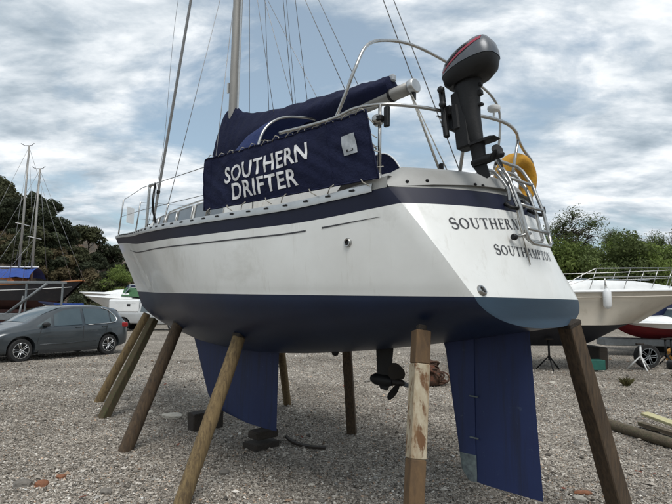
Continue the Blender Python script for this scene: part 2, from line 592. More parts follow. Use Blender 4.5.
def stone_material():
    m = bpy.data.materials.new('gravel_stone')
    m.use_nodes = True
    n, l = m.node_tree.nodes, m.node_tree.links
    b = n['Principled BSDF']
    b.inputs['Roughness'].default_value = 0.92
    b.inputs['Specular IOR Level'].default_value = 0.2
    at = n.new('ShaderNodeAttribute'); at.attribute_name = 'tone'
    tc = n.new('ShaderNodeTexCoord')
    nz = n.new('ShaderNodeTexNoise'); nz.inputs['Scale'].default_value = 55; nz.inputs['Detail'].default_value = 4
    l.new(tc.outputs['Object'], nz.inputs['Vector'])
    rp = n.new('ShaderNodeValToRGB')
    rp.color_ramp.elements[0].color = (0.72, 0.71, 0.7, 1); rp.color_ramp.elements[1].color = (1.18, 1.17, 1.15, 1)
    l.new(nz.outputs['Fac'], rp.inputs[0])
    mx = n.new('ShaderNodeMix'); mx.data_type = 'RGBA'; mx.blend_type = 'MULTIPLY'; mx.inputs[0].default_value = 1
    l.new(at.outputs['Color'], mx.inputs[6]); l.new(rp.outputs[0], mx.inputs[7])
    nl = n.new('ShaderNodeTexNoise'); nl.inputs['Scale'].default_value = 0.55; nl.inputs['Detail'].default_value = 8; nl.inputs['Roughness'].default_value = 0.65
    l.new(tc.outputs['Object'], nl.inputs['Vector'])
    rl = n.new('ShaderNodeValToRGB')
    rl.color_ramp.elements[0].position = 0.36; rl.color_ramp.elements[0].color = (0.66, 0.64, 0.61, 1)
    rl.color_ramp.elements[1].position = 0.62; rl.color_ramp.elements[1].color = (1.08, 1.07, 1.05, 1)
    l.new(nl.outputs['Fac'], rl.inputs[0])
    m2 = n.new('ShaderNodeMix'); m2.data_type = 'RGBA'; m2.blend_type = 'MULTIPLY'; m2.inputs[0].default_value = 1
    l.new(mx.outputs[2], m2.inputs[6]); l.new(rl.outputs[0], m2.inputs[7])
    l.new(m2.outputs[2], b.inputs['Base Color'])
    return m


MATS['gravel_stone'] = stone_material()


def build_gravel():
    g = np.random.default_rng(3)
    # points in the wedge of yard in front of and under the boat, denser near by
    n = 290000
    y = 2.6 + (18.0 - 2.6) * g.random(n) ** 1.7
    x = (g.random(n) * 2 - 1) * (0.80 * y + 0.6)
    keep = g.random(n) < np.clip(5.5 / y, 0, 1) ** 0.5
    x, y = x[keep], y[keep]
    n = len(x)
    size = 0.0052 + 0.0075 * g.random(n) ** 2.4 + (g.random(n) < 0.03) * 0.020 * g.random(n) ** 2
    size *= np.clip(0.8 + y * 0.045, 1.0, 1.6)
    z = np.array([ground_z(a, b) for a, b in zip(x, y)])
    oct_v = np.array([(1, 0, 0), (-1, 0, 0), (0, 1, 0), (0, -1, 0), (0, 0, 1), (0, 0, -1)], float)
    oct_f = np.array([(0, 2, 4), (2, 1, 4), (1, 3, 4), (3, 0, 4), (2, 0, 5), (1, 2, 5), (3, 1, 5), (0, 3, 5)])
    V = oct_v[None] + (g.random((n, 6, 3)) - 0.5) * 0.95
    V *= (0.75 + 0.6 * g.random((n, 1, 3))) * np.array([1, 1, 0.72])
    a = g.random(n) * 6.283
    ca, sa = np.cos(a)[:, None], np.sin(a)[:, None]
    X = V[..., 0] * ca - V[..., 1] * sa
    Y = V[..., 0] * sa + V[..., 1] * ca
    V = np.stack([X, Y, V[..., 2]], -1) * size[:, None, None]
    V += np.stack([x, y, z + size * 0.30], -1)[:, None]
    nf = len(oct_f)
    F = oct_f[None] + (np.arange(n) * 6)[:, None, None]
    me = bpy.data.meshes.new('gravel')
    me.vertices.add(n * 6); me.loops.add(n * nf * 3); me.polygons.add(n * nf)
    me.vertices.foreach_set('co', V.ravel())
    me.loops.foreach_set('vertex_index', F.ravel().astype(np.int32))
    me.polygons.foreach_set('loop_start', np.arange(0, n * nf * 3, 3, dtype=np.int32))
    me.polygons.foreach_set('use_smooth', np.zeros(n * nf, bool))
    me.update()
    t = np.clip(g.normal(.49, .25, n), 0, .999)
    pal = np.array(GRAVEL)
    k = t * 4
    i0 = np.clip(k.astype(int), 0, 3)
    c = pal[i0] + (pal[i0 + 1] - pal[i0]) * (k - i0)[:, None]
    warm = g.random(n)
    c *= np.where(warm[:, None] < 0.06, np.array([1.05, 0.84, 0.70]), np.where(warm[:, None] > 0.85, np.array([0.86, 0.9, 0.95]), np.ones(3)))
    dark = g.random(n) < 0.10
    c[dark] *= 0.4
    rgba = np.concatenate([c, np.ones((n, 1))], 1)
    at = me.attributes.new('tone', 'FLOAT_COLOR', 'POINT')
    at.data.foreach_set('color', np.repeat(rgba, 6, 0).ravel().astype(np.float32))
    me.materials.append(MATS['gravel_stone'])
    o = bpy.data.objects.new('gravel', me)
    COL.objects.link(o)
    tag(o, 'loose grey and beige gravel stones covering the boatyard', 'gravel', kind='stuff')


build_gravel()

# ------------------------------------------------------------------ the yacht (local axes: x forward, y port, z up)
YO = (1.498, 3.856, 0.0)
YH, YT = R(180 - 46.374), R(0.567)
yacht = empty('sailing_yacht', YO, 0, 'white sailing yacht with navy stripe and blue keel propped up on wooden poles', 'yacht')
yacht.rotation_euler = (0, -YT, YH)
YM = Matrix.Translation(YO) @ Matrix.Rotation(YH, 4, 'Z') @ Matrix.Rotation(-YT, 4, 'Y')


def yw(s, v, z):
    return YM @ Vector((s, v, z))


QS = [0, .04, .09, .16, .25, .35, .46, .58, .66, .74, .87, 1.0]
B_SH = [.015, .11, .23, .41, .66, .93, 1.18, 1.37, 1.41, 1.385, 1.25, 1.06]
B_WL = [.012, .07, .17, .33, .57, .84, 1.08, 1.27, 1.29, 1.24, 1.08, .86]
Z_SH = [2.91, 2.885, 2.85, 2.79, 2.70, 2.61, 2.53, 2.48, 2.465, 2.455, 2.46, 2.53]
Z_CL = [1.56, 1.41, 1.31, 1.215, 1.14, 1.09, 1.08, 1.12, 1.17, 1.235, 1.37, 1.535]
BAND = 0.125


def s_stem(z):
    return interp(z, [1.0, 1.32, 1.5, 1.75, 2.1, 2.5, 2.95], [6.5, 7.02, 7.22, 7.43, 7.80, 8.26, 8.79])


def s_tr(z, y):
    k = 0.667 if z > 1.753 else 0.42
    bulge = 0.14 + 0.32 * min(1.0, max(-0.2, (z - 1.753) / 0.78))
    return k * (z - 1.753) + 0.03 - bulge * (1 - (y / 1.06) ** 2)


def z_paint(q):
    return 1.753 + 0.07 * (1 - q) ** 2


def section(q):
    """Points from the sheer down to the centreline: (y, z), with the index where each paint zone starts."""
    bs, bw, zs, zc, zp = interp(q, QS, B_SH), interp(q, QS, B_WL), interp(q, QS, Z_SH), interp(q, QS, Z_CL), z_paint(q)
    pts = []

    def y_top(z):
        u = (z - zp) / (zs - zp)
        p = 0.78 + 0.45 * max(0, 1 - q * 2.4)
        return bw + (bs - bw) * u ** p
    for k in range(3):
        z = zs - BAND * k / 2
        pts.append((y_top(z), z))
    for k in range(1, 13):
        z = zs - BAND + (zp - zs + BAND) * k / 12
        pts.append((y_top(z) if k < 12 else bw, z))
    for k in range(1, 17):
        t = (k / 16) * math.pi / 2
        pts.append((bw * max(0.0, math.cos(t)) ** 0.80, zp - (zp - zc) * math.sin(t) ** 1.12))
    return pts


def hull_point(q, j, side=1):
    y, z = section(q)[j]
    s1, s0 = s_stem(z), s_tr(z, y)
    return (s1 + (s0 - s1) * q, side * y, z)


NQ = 64
QV = [i / NQ for i in range(NQ + 1)]
QV = [q * (0.55 + 0.45 * q) if q < 0.3 else q for q in QV]
QV = sorted(QV)
HULL = {sd: [[hull_point(q, j, sd) for j in range(31)] for q in QV] for sd in (1, -1)}


def hull_zone(name, j0, j1, mats):
    mb = MB()
    for sd in (1, -1):
        mb.grid([[HULL[sd][i][j] for j in range(j0, j1 + 1)] for i in range(len(QV))], smooth=True)
    return mb.build(name, mats, yacht)


hull_zone('sheer_stripe', 0, 2, 'navy_gelcoat')
hull_zone('topsides', 2, 14, 'gelcoat')
hull_zone('underbody', 14, 30, 'antifoul')


def crown(y):
    return 0.015 * (1 - (y / 1.06) ** 2)


def transom_zone(name, j0, j1, mats):
    sec = section(1.0)
    rows = []
    for j in range(j0, j1 + 1):
        Y, z = sec[j]
        f = max(0.0, (z - 1.753) / (2.53 - 1.753))
        row = []
        for k in range(25):
            y = Y * (1 - 2 * k / 24)
            zz = z + crown(y) * f * f if abs(y) < Y else z
            row.append((s_tr(zz, y), y, zz))
        rows.append(row)
    mb = MB()
    mb.grid(rows, smooth=True)
    return mb.build(name, mats, yacht)


tb = transom_zone('transom_stripe', 0, 2, 'navy_gelcoat')
transom_zone('transom', 2, 14, 'gelcoat')
transom_zone('transom_bottom', 14, 29, 'antifoul_lit')  # lit copy of the underbody paint, light included in its colour


def share_hull_normals():
    """One set of averaged normals for all hull pieces, so paint seams stay invisible and the quarters read as rounded."""
    parts = [o for o in bpy.data.objects if o.parent == yacht and o.name.split('.')[0] in ('sheer_stripe', 'topsides', 'underbody', 'transom_stripe', 'transom', 'transom_bottom')]
    acc = {0: {}, 1: {}}
    key = lambda c: (round(c.x, 3), round(c.y, 3), round(c.z, 3))
    grp = lambda o: 1 if o.name.startswith('transom') else 0
    for o in parts:
        bm = bmesh.new(); bm.from_mesh(o.data)
        d = acc[grp(o)]
        for f in bm.faces:
            c = f.calc_center_median()
            nrm = f.normal.copy()
            if nrm.dot(Vector((c.x - min(max(c.x, 1.0), 6.5), c.y, c.z - 2.1))) < 0:
                f.normal_flip(); nrm = -nrm
            for v in f.verts:
                d[key(v.co)] = d.get(key(v.co), Vector()) + nrm * f.calc_area() ** .5
        bm.to_mesh(o.data); bm.free()
    for o in parts:
        me, g = o.data, grp(o)
        out = []
        for v in me.vertices:
            k = key(v.co)
            n0 = acc[g][k].normalized()
            if k in acc[1 - g]:
                f = 0.12 + 0.30 * min(1, max(0, (v.co.z - 2.1) / .4))
                n0 = (n0 * (1 - f) + acc[1 - g][k].normalized() * f).normalized()
            out.append(tuple(n0))
        me.normals_split_custom_set_from_vertices(out)


share_hull_normals()


def transom_pt(y, z, off):
    """Point on the transom, lifted off it by off (outwards, aft)."""
    e = 0.01
    gz = (s_tr(z + e, y) - s_tr(z - e, y)) / (2 * e)
    gy = (s_tr(z, y + e) - s_tr(z, y - e)) / (2 * e)
    n = Vector((-1.0, gy, gz)).normalized()
    return Vector((s_tr(z, y), y, z)) + n * off


# white stern coaming standing above the stripe
def build_coaming():
    mb = MB()
    zt = lambda y: 2.53 + crown(y)
    outer, top, inner = [], [], []
    K = 28
    rows = []
    for k in range(K + 1):
        y = 1.055 * (1 - 2 * k / K)
        z0 = zt(y) + 0.003
        e = min(1.0, (1 - abs(y) / 1.055) * 9)
        h = 0.055 + 0.12 * e
        r = []
        for (dz, ds) in ((0, 0.004), (h * .3, 0.002), (h * .85, 0.0), (h, 0.018), (h + .004, 0.05), (h - .005, 0.11), (0.0, 0.15)):
            r.append((s_tr(z0 + dz, y) + ds, y * (1 - 0.12 * ds / 0.15), z0 + dz))
        rows.append(r)
    mb.grid(rows, smooth=True)
    # return along each quarter
    for sd in (1, -1):
        rr = []
        for i in range(9):
            s = 0.56 + i * 0.085
            q = (8.77 - s) / (8.77 - 0.56)
            b = interp(q, QS, B_SH); z0 = interp(q, QS, Z_SH) + 0.003
            h = 0.055 * (1 - i / 8) + 0.03
            rr.append([(s, sd * (b - 0.002), z0), (s, sd * (b - 0.006), z0 + h), (s, sd * (b - 0.05), z0 + h + .004), (s, sd * (b - 0.10), z0)])
        mb.grid(rr, smooth=True)
    o = mb.build('stern_coaming', 'gelcoat_grey', yacht, autosmooth=50)
    bolts = [(0.93, 2.585), (0.80, 2.60), (0.44, 2.605), (0.37, 2.605), (0.10, 2.61), (-0.3, 2.60)]
    for y, z in bolts:
        m2 = MB()
        c = Vector((s_tr(z, y) - 0.004, y, z))
        m2.lathe([(0.0, 0.008), (0.009, 0.006), (0.013, 0.0), (0.013, -0.01)], 10, 'Z', M=Matrix.Translation(c) @ Matrix.Rotation(R(-56), 4, 'Y'))
        m2.build('bolt', 'dark_metal', o)


build_coaming()


# deck with camber, toe rail
def build_deck():
    mb = MB()
    rows = []
    for i, q in enumerate(QV):
        b, z = interp(q, QS, B_SH), interp(q, QS, Z_SH)
        p = hull_point(q, 0)
        row = []
        for k in range(9):
            t = 1 - k / 4
            row.append((p[0] if abs(t) == 1 else s_stem(z) + (s_tr(z, b * t) - s_stem(z)) * q, b * t * 0.995, z + 0.006 + (0.08 * b / 1.4) * (1 - t * t)))
        rows.append(row)
    mb.grid(rows, smooth=True)
    mb.build('deck', 'gelcoat_grey', yacht)
    for sd in (1, -1):
        mb = MB()
        rows = []
        for q in np.linspace(0.004, 0.985, 70):
            x, y, z = hull_point(q, 0)
            y0 = y + 0.010
            rows.append([(x, sd * y0, z - 0.012), (x, sd * (y0 + 0.004), z + 0.018), (x, sd * (y0 - 0.004), z + 0.052), (x, sd * (y0 - 0.02), z + 0.052), (x, sd * (y0 - 0.02), z - 0.004)])
        mb.grid(rows, smooth=True)
        tr_ = mb.build('toe_rail', 'aluminium', yacht, autosmooth=35)
        if sd == 1:
            for i in range(34):
                q = 0.10 + i * 0.0262
                x, y, z = hull_point(q, 0)
                m2 = MB()
                m2.box(-0.028, 0.028, -0.002, 0.004, -0.008, 0.008, bev=0.003, M=Matrix.Translation((x, y + 0.0125, z + 0.030)))
                m2.build('slot', 'dark_metal', tr_)


build_deck()


def q_of_s(s):
    return (8.77 - s) / (8.77 - 0.56)


# thin cove line in two lengths along the topsides
def side_point(s, z, off=0.004):
    """Point on the port topsides at length s and height z."""
    lo, hi = 0.0, 1.0
    def pos(q):
        bs, bw, zs, zp = interp(q, QS, B_SH), interp(q, QS, B_WL), interp(q, QS, Z_SH), z_paint(q)
        u = min(1, max(0, (z - zp) / (zs - zp)))
        p = 0.78 + 0.45 * max(0, 1 - q * 2.4)
        y = bw + (bs - bw) * u ** p
        s1, s0 = s_stem(z), s_tr(z, y)
        return s1 + (s0 - s1) * q, y
    for _ in range(40):
        mid = (lo + hi) / 2
        if pos(mid)[0] > s: lo = mid
        else: hi = mid
    return Vector((s, pos(lo)[1] + off, z))


def cove(s0, s1, za, zb, h=0.013, taper=False):
    mb = MB()
    rows = []
    n = 40
    for i in range(n + 1):
        t = i / n
        s = s0 + (s1 - s0) * t
        z = za(s)
        hh = h * (1 - 0.75 * t if taper else 1)
        rows.append([side_point(s, z + hh / 2, 0.003), side_point(s, z - hh / 2, 0.003)])
    mb.grid(rows, smooth=True)
    mb.build('cove_line', 'black_letter', yacht, fix=False)


_cz = lambda s: interp(q_of_s(s), QS, Z_SH) - 0.205
cove(6.9, 1.30, _cz, None)
cove(1.14, 0.62, _cz, None, 0.014, True)


def skin_fitting(M, r, name='skin_fitting'):
    e = MB()
    e.lathe([(r, -0.012), (r, 0.010), (r * .88, 0.016), (r * .62, 0.014), (r * .55, 0.002), (r * .5, -0.01)], 20, M=M)
    o = e.build(name, 'stainless', yacht, autosmooth=40)
    d = MB()
    d.lathe([(r * .62, 0.006), (r * .3, 0.0062), (0.0, 0.0064)], 16, M=M)
    d.build('bore', 'black_plastic', o)


p = side_point(0.90, 2.15, 0.0)
skin_fitting(Matrix.Translation(p) @ Matrix.Rotation(R(-90), 4, 'X'), 0.034)
p = transom_pt(0.77, 1.795, 0.0)
skin_fitting(Matrix.Translation(p) @ Matrix.Rotation(R(-56), 4, 'Y'), 0.040)


# ---------------------------------------------------------------- lettering
def text_mesh(body, size=1.0, bold=0.0, shear=0.0):
    cu = bpy.data.curves.new('lettering', 'FONT')
    cu.body = body
    cu.size = size
    cu.offset = bold
    cu.shear = shear
    cu.resolution_u = 4
    cu.space_character = 1.08
    o = bpy.data.objects.new('lettering_source', cu)
    COL.objects.link(o)
    bpy.context.view_layer.update()
    me = bpy.data.meshes.new_from_object(o.evaluated_get(bpy.context.evaluated_depsgraph_get()))
    bpy.data.objects.remove(o); bpy.data.curves.remove(cu)
    bm = bmesh.new(); bm.from_mesh(me)
    bmesh.ops.triangulate(bm, faces=bm.faces)
    for _ in range(4):
        long_ = [e for e in bm.edges if e.calc_length() > 0.14]
        if long_:
            bmesh.ops.subdivide_edges(bm, edges=long_, cuts=1)
            bmesh.ops.triangulate(bm, faces=bm.faces)
    bm.to_mesh(me); bm.free()
    vs = [tuple(v.co) for v in me.vertices]
    fs = [tuple(p.vertices) for p in me.polygons]
    bpy.data.meshes.remove(me)
    return vs, fs


def serif_letters(word, gap=0.16):
    """Roman capitals drawn as thick and thin strokes with serifs; unit height."""
    K, k, sr = 0.15, 0.065, 0.05
    def bar(x0, y0, x1, y1, w):          # slanted or upright stroke of horizontal width w
        return [(x0, y0), (x0 + w, y0), (x1 + w, y1), (x1, y1)]
    def hbar(x0, x1, y, t):
        return [(x0, y), (x1, y), (x1, y + t), (x0, y + t)]
    def stem(x, w=K):
        return [bar(x, 0, x, 1, w), hbar(x - 0.08, x + w + 0.08, 0, sr), hbar(x - 0.08, x + w + 0.08, 1 - sr, sr)]
    def arc(cx, cy, rx, ry, a0, a1, t0, t1, n=14):
        out = []
        for i in range(n):
            qs = []
            for j in (i, i + 1):
                a = R(a0 + (a1 - a0) * j / n)
                w = t1 + (t0 - t1) * abs(math.cos(a))
                qs.append(((cx + rx * math.cos(a), cy + ry * math.sin(a)), (cx + (rx - w) * math.cos(a), cy + (ry - min(w, ry * .3)) * math.sin(a))))
            out.append([qs[0][0], qs[1][0], qs[1][1], qs[0][1]])
        return out
    def letter(c):
        if c == 'O': return arc(.42, .5, .42, .51, 0, 360, K, k, 22), .84
        if c == 'S':
            pts = []
            for i in range(25):
                t = i / 24
                if t < .5:
                    a = R(20 + (250) * (t / .5)); pts.append((.30 + .25 * math.cos(a), .745 + .265 * math.sin(a)))
                else:
                    a = R(90 - 250 * ((t - .5) / .5)); pts.append((.31 + .28 * math.cos(a), .27 + .28 * math.sin(a)))
            out = []
            for i in range(24):
                (x0, y0), (x1, y1) = pts[i], pts[i + 1]
                w = .045 + .05 * math.exp(-((i - 12) / 6.0) ** 2)
                d = Vector((x1 - x0, y1 - y0)); nrm = Vector((-d.y, d.x)).normalized() * w if d.length > 1e-6 else Vector((0, w))
                out.append([(x0 - nrm.x, y0 - nrm.y), (x1 - nrm.x, y1 - nrm.y), (x1 + nrm.x, y1 + nrm.y), (x0 + nrm.x, y0 + nrm.y)])
            out += [bar(.51, .74, .51, .98, .045), bar(.03, .03, .03, .28, .045)]
            return out, .60
        if c == 'U': return [bar(.10, .34, .10, 1, K), bar(.66, .34, .66, 1, k), hbar(0, .34, 1 - sr, sr), hbar(.54, .84, 1 - sr, sr)] + arc(.415, .34, .315, .35, 180, 360, .12, .09), .84
        if c == 'T': return [bar(.30, 0, .30, 1, K), hbar(.20, .55, 0, sr), hbar(0, .75, 1 - k, k), bar(0, .76, 0, 1, .045), bar(.705, .76, .705, 1, .045)], .75
        if c == 'H': return stem(.08) + stem(.62) + [hbar(.2, .64, .48, k)], .85
        if c == 'E': return stem(.08) + [hbar(.2, .62, 0, k), hbar(.2, .60, 1 - k, k), hbar(.2, .48, .49, k), bar(.58, 0, .58, .25, .045), bar(.56, .77, .56, 1, .045), bar(.46, .40, .46, .64, .04)], .64
        if c == 'R': return stem(.08) + arc(.30, .75, .29, .255, -90, 90, K, k) + [hbar(.2, .32, 1 - k, k), hbar(.2, .32, .5, k), bar(.62, 0, .30, .52, .17), hbar(.58, .84, 0, sr)], .80
        if c == 'P': return stem(.08) + arc(.30, .73, .30, .275, -90, 90, K, k) + [hbar(.2, .32, 1 - k, k), hbar(.2, .32, .455, k)], .62
        if c == 'N': return [bar(.10, 0, .10, 1, k), bar(.70, 0, .70, 1, k), bar(.60, 0, .08, 1, .17), hbar(0, .26, 0, sr), hbar(0, .2, 1 - sr, sr), hbar(.60, .86, 1 - sr, sr)], .86
        if c == 'A': return [bar(.06, 0, .36, 1, k), bar(.60, 0, .34, 1, .16), hbar(.2, .62, .30, k), hbar(0, .24, 0, sr), hbar(.54, .84, 0, sr)], .84
        if c == 'M': return [bar(.10, 0, .10, 1, k), bar(.80, 0, .80, 1, K), bar(.44, 0, .08, 1, .15), bar(.46, 0, .82, 1, k), hbar(0, .26, 0, sr), hbar(.72, 1.03, 0, sr), hbar(0, .22, 1 - sr, sr), hbar(.80, 1.03, 1 - sr, sr)], 1.03
        return [], .5
    x, out = 0.0, []
    for c in word:
        polys, w = letter(c)
        out.append([[(px + x, py) for px, py in q] for q in polys])
        x += w + gap
    return out, x - gap


def transom_lettering(word, y0, y1, z0, z1, h0, h1):
    """Letters from lateral position y0 (port) to y1, baseline z0 to z1, cap height h0 to h1."""
    letters, W = serif_letters(word)
    mb = MB()
    lift = 0
    for polys in letters:
        for q in polys:
            lift = (lift + 1) % 7
            vs = []
            for px, py in q:
                t = px / W
                vs.append(transom_pt(y0 + (y1 - y0) * t, z0 + (z1 - z0) * t + py * (h0 + (h1 - h0) * t) * 0.83, 0.003 + 0.00025 * lift))
            mb.add(vs, [(0, 1, 2, 3)])
    mb.build('lettering', 'black_letter', yacht, fix=False)


transom_lettering('SOUTHERN', 0.785, 0.13, 2.225, 2.275, 0.095, 0.10)
transom_lettering('SOUTHAMPTON', 0.49, -0.36, 2.06, 2.06, 0.085, 0.09)


# ---------------------------------------------------------------- keel, skeg, rudder, saildrive
def foil(name, prof, mat, thick, parent=yacht, n=10, cap=True, te=0.006):
    """prof: list of (z, s_lead, s_trail, thickness factor) from top to bottom; streamlined section."""
    mb = MB()
    rows = []
    for z, sl, st, tf in prof:
        row = []
        for sd in (1, -1):
            rng_ = range(n + 1) if sd == 1 else range(n - 1, 0, -1)
            for k in rng_:
                t = k / n
                y = sd * thick * tf * 2.6 * (0.2969 * math.sqrt(t) - 0.126 * t - 0.3516 * t * t + 0.2843 * t ** 3 - 0.1015 * t ** 4) + sd * te
                row.append((sl + (st - sl) * t, y, z))
        rows.append(row)
    mb.grid(rows, smooth=True, close=True)
    nc = len(rows[0])
    if cap:
        base = len(mb.v) - nc
        mb.face(list(range(base, base + nc)))
    return mb.build(name, mat, parent, autosmooth=40)


foil('keel', [(1.24, 5.36, 3.10, 1.0), (1.05, 5.24, 3.16, 1.0), (0.7, 5.02, 3.165, 1.0), (0.36, 4.81, 3.17, 1.0), (0.25, 4.68, 3.17, 1.0), (0.19, 4.44, 3.17, .95), (0.145, 3.9, 3.17, .8)], 'antifoul_keel', 0.17)
foil('skeg', [(1.44, 0.82, 0.50, 1.0), (1.30, 0.775, 0.50, 1.0), (0.48, 0.645, 0.494, .8)], 'antifoul_keel', 0.075, te=0.014)
foil('skeg_heel', [(0.48, 0.647, 0.488, .82), (0.345, 0.625, 0.485, .82), (0.27, 0.56, 0.485, .7)], 'primer_patch', 0.075, te=0.014)
rud = foil('rudder', [(1.60, 0.512, 0.03, 1.0), (1.3, 0.511, 0.01, 1.0), (0.5, 0.505, -0.04, .8), (0.27, 0.497, -0.055, .7)], 'antifoul_keel', 0.06)
for zz in (0.95, 0.62):
    m = MB(); m.box(0.455, 0.535, 0.030, 0.040, zz - 0.006, zz + 0.006, bev=0.003); m.build('pintle', 'primer_patch', rud)


def build_saildrive():
    leg = foil('saildrive_leg', [(1.34, 1.60, 1.36, 1.0), (1.15, 1.585, 1.38, 1.0), (0.99, 1.575, 1.40, 1.0)], 'dark_metal', 0.07)
    g = MB()
    g.lathe([(0.0, 0.16), (0.035, 0.145), (0.055, 0.10), (0.06, 0.03), (0.055, -0.06), (0.042, -0.12), (0.038, -0.13)], 16, 'X', c=(1.50, 0, 0.955))
    g.build('gearcase', 'dark_metal', leg, autosmooth=40)
    sk = MB(); sk.prism([(1.56, 0.92), (1.42, 0.92), (1.45, 0.86), (1.53, 0.87)], 'Y', -0.01, 0.01); sk.build('skeg_fin', 'dark_metal', leg)
    h = MB()
    h.lathe([(0.034, 0.0), (0.036, -0.05), (0.03, -0.10), (0.012, -0.125), (0.0, -0.13)], 14, 'X', c=(1.365, 0, 0.955))
    pr = h.build('propeller', 'bronze', yacht, autosmooth=40)
    for ang in (-18, 102, 222):
        b = MB()
        rows = []
        for i in range(9):
            t = i / 8
            r = 0.03 + 0.165 * t
            w = 0.075 * math.sin(math.pi * min(1, 0.18 + t * 0.80)) ** 0.7 + 0.006
            tw = R(30 - 14 * t)
            row = []
            for k in range(7):
                c = (k / 3 - 1) * w
                row.append(Vector((1.31 + c * math.sin(R(90) - tw), c * math.cos(R(90) - tw), r)))
            rows.append(row)
        M = Matrix.Translation((0, 0, 0.955)) @ Matrix.Rotation(R(ang), 4, 'X')
        rows = [[M @ p for p in r] for r in rows]
        b.grid(rows, smooth=True)
        back = [[p + Vector((0.008, 0, 0)) for p in r] for r in rows]
        b.grid(back, smooth=True)
        b.build('blade', 'bronze', pr)
    a = MB(); a.lathe([(0.0, -0.04), (0.03, -0.03), (0.04, 0.0), (0.03, 0.03), (0, 0.04)], 12, c=(1.95, 0.22, 1.195)); a.build('log_transducer', 'dark_metal', yacht)


build_saildrive()


# ---------------------------------------------------------------- coachroof and windows
def build_coachroof():
    st = [(6.7, 0.34, 0.02), (6.4, 0.46, 0.13), (6.0, 0.58, 0.21), (5.4, 0.74, 0.29), (4.8, 0.86, 0.34), (4.0, 0.95, 0.37), (3.3, 0.99, 0.39), (2.45, 0.99, 0.40)]
    rows = []
    for s, w, h in st:
        q = q_of_s(s)
        z0 = interp(q, QS, Z_SH) + 0.02
        row = []
        for y, z in ((w, 0), (w - .03, h * .5), (w - .07, h * .9), (w - .16, h), (w * .5, h + .04), (0, h + .055), (-w * .5, h + .04), (-(w - .16), h), (-(w - .07), h * .9), (-(w - .03), h * .5), (-w, 0)):
            row.append((s, y, z0 + z))
        rows.append(row)
    mb = MB(); mb.grid(rows, smooth=True)
    for r in (rows[0], rows[-1]):
        o = len(mb.v); mb.v += r; mb.face(range(o, o + len(r)))
    cr = mb.build('coachroof', 'gelcoat', yacht, autosmooth=32)
    # cabin windows on both sides
    def wall(s, f, sd):
        w = interp(-s, [-x[0] for x in st], [x[1] for x in st]); h = interp(-s, [-x[0] for x in st], [x[2] for x in st])
        z0 = interp(q_of_s(s), QS, Z_SH) + 0.02
        return Vector((s, sd * (w - .065 * f + .006), z0 + h * f))
    for sd in (1, -1):
        for a, b in ((5.25, 4.98), (4.90, 4.62), (4.54, 4.22), (4.14, 3.72), (3.62, 2.95)):
            m = MB()
            m.grid([[wall(a + (b - a) * i / 4, f, sd) for f in (.30, .5, .72, .84)] for i in range(5)], smooth=True)
            wd = m.build('cabin_window', 'window_grey', yacht)
            fr = MB()
            lp = [wall(a, .28, sd), wall(b, .28, sd), wall(b, .86, sd), wall(a, .86, sd), wall(a, .28, sd)]
            fr.tube(lp, 0.009, 6); fr.build('window_frame', 'aluminium', wd)
    # handrail on the roof edge
    for sd in (1, -1):
        h = MB()
        pts = []
        for i in range(11):
            s = 5.2 - i * 0.22
            w = interp(-s, [-x[0] for x in st], [x[1] for x in st]); hh = interp(-s, [-x[0] for x in st], [x[2] for x in st])
            pts.append((s, sd * (w - .2), interp(q_of_s(s), QS, Z_SH) + 0.02 + hh + (0.05 if 0 < i < 10 else 0.0)))
        h.tube(pts, 0.012, 6); h.build('grab_rail', 'stainless', yacht)
    # grey winch plinth on the side deck by the cockpit
    m = MB()
    m.prism([(1.05, 2.50), (1.10, 2.56), (0.98, 2.665), (0.72, 2.655), (0.68, 2.56), (0.68, 2.50)], 'Y', 0.90, 1.06)
    wp = m.build('winch_plinth', 'gelcoat_grey', yacht)
    g = MB(); g.box(0.74, 0.98, 1.058, 1.064, 2.56, 2.585); g.build('recess', 'dark_metal', wp)
    # cockpit coamings
    for sd in (1, -1):
        c = MB()
        c.prism([(0.62 * sd, 2.52), (0.86 * sd, 2.52), (0.80 * sd, 2.72), (0.66 * sd, 2.74)], 'X', 0.75, 2.44)
        c.build('cockpit_coaming', 'gelcoat', yacht)


build_coachroof()
RIG_PORT = [((3.68, 1.30, 2.56), 7.5), ((2.58, 1.34, 2.53), 7.0)]
RIG_LINES = [((3.95, 0.02, 4.17), (4.35, 0.03, 11.75), .004), ((3.33, 0.06, 4.10), (4.38, 0.05, 8.05), .004), ((3.57, -0.04, 4.12), (4.36, -0.03, 11.9), .004),
             ((2.99, 0.02, 4.10), (4.33, 0.02, 11.95), .0045), ((2.99, -0.03, 4.10), (4.30, -0.02, 12.0), .003), ((2.70, 0.03, 4.08), (4.30, 0.0, 11.98), .004), ((2.08, 0.0, 4.04), (4.38, 0.05, 8.45), .0045), ((1.89, -0.02, 4.03), (4.38, -0.05, 8.68), .004)]
TXT1 = (.165, .695, .43, .51, .30, .29)
TXT2 = (.215, .625, .10, .13, .30, .285)

# ---------------------------------------------------------------- rails, stanchions, lifelines
def tube_part(name, pts, r, mat='stainless', parent=yacht, n=8, smooth=False, k=6):
    mb = MB()
    mb.tube(smooth_path(pts, k) if smooth else pts, r, n)
    return mb.build(name, mat, parent, fix=False)


def sheer(s):
    q = q_of_s(s)
    return interp(q, QS, B_SH), interp(q, QS, Z_SH)


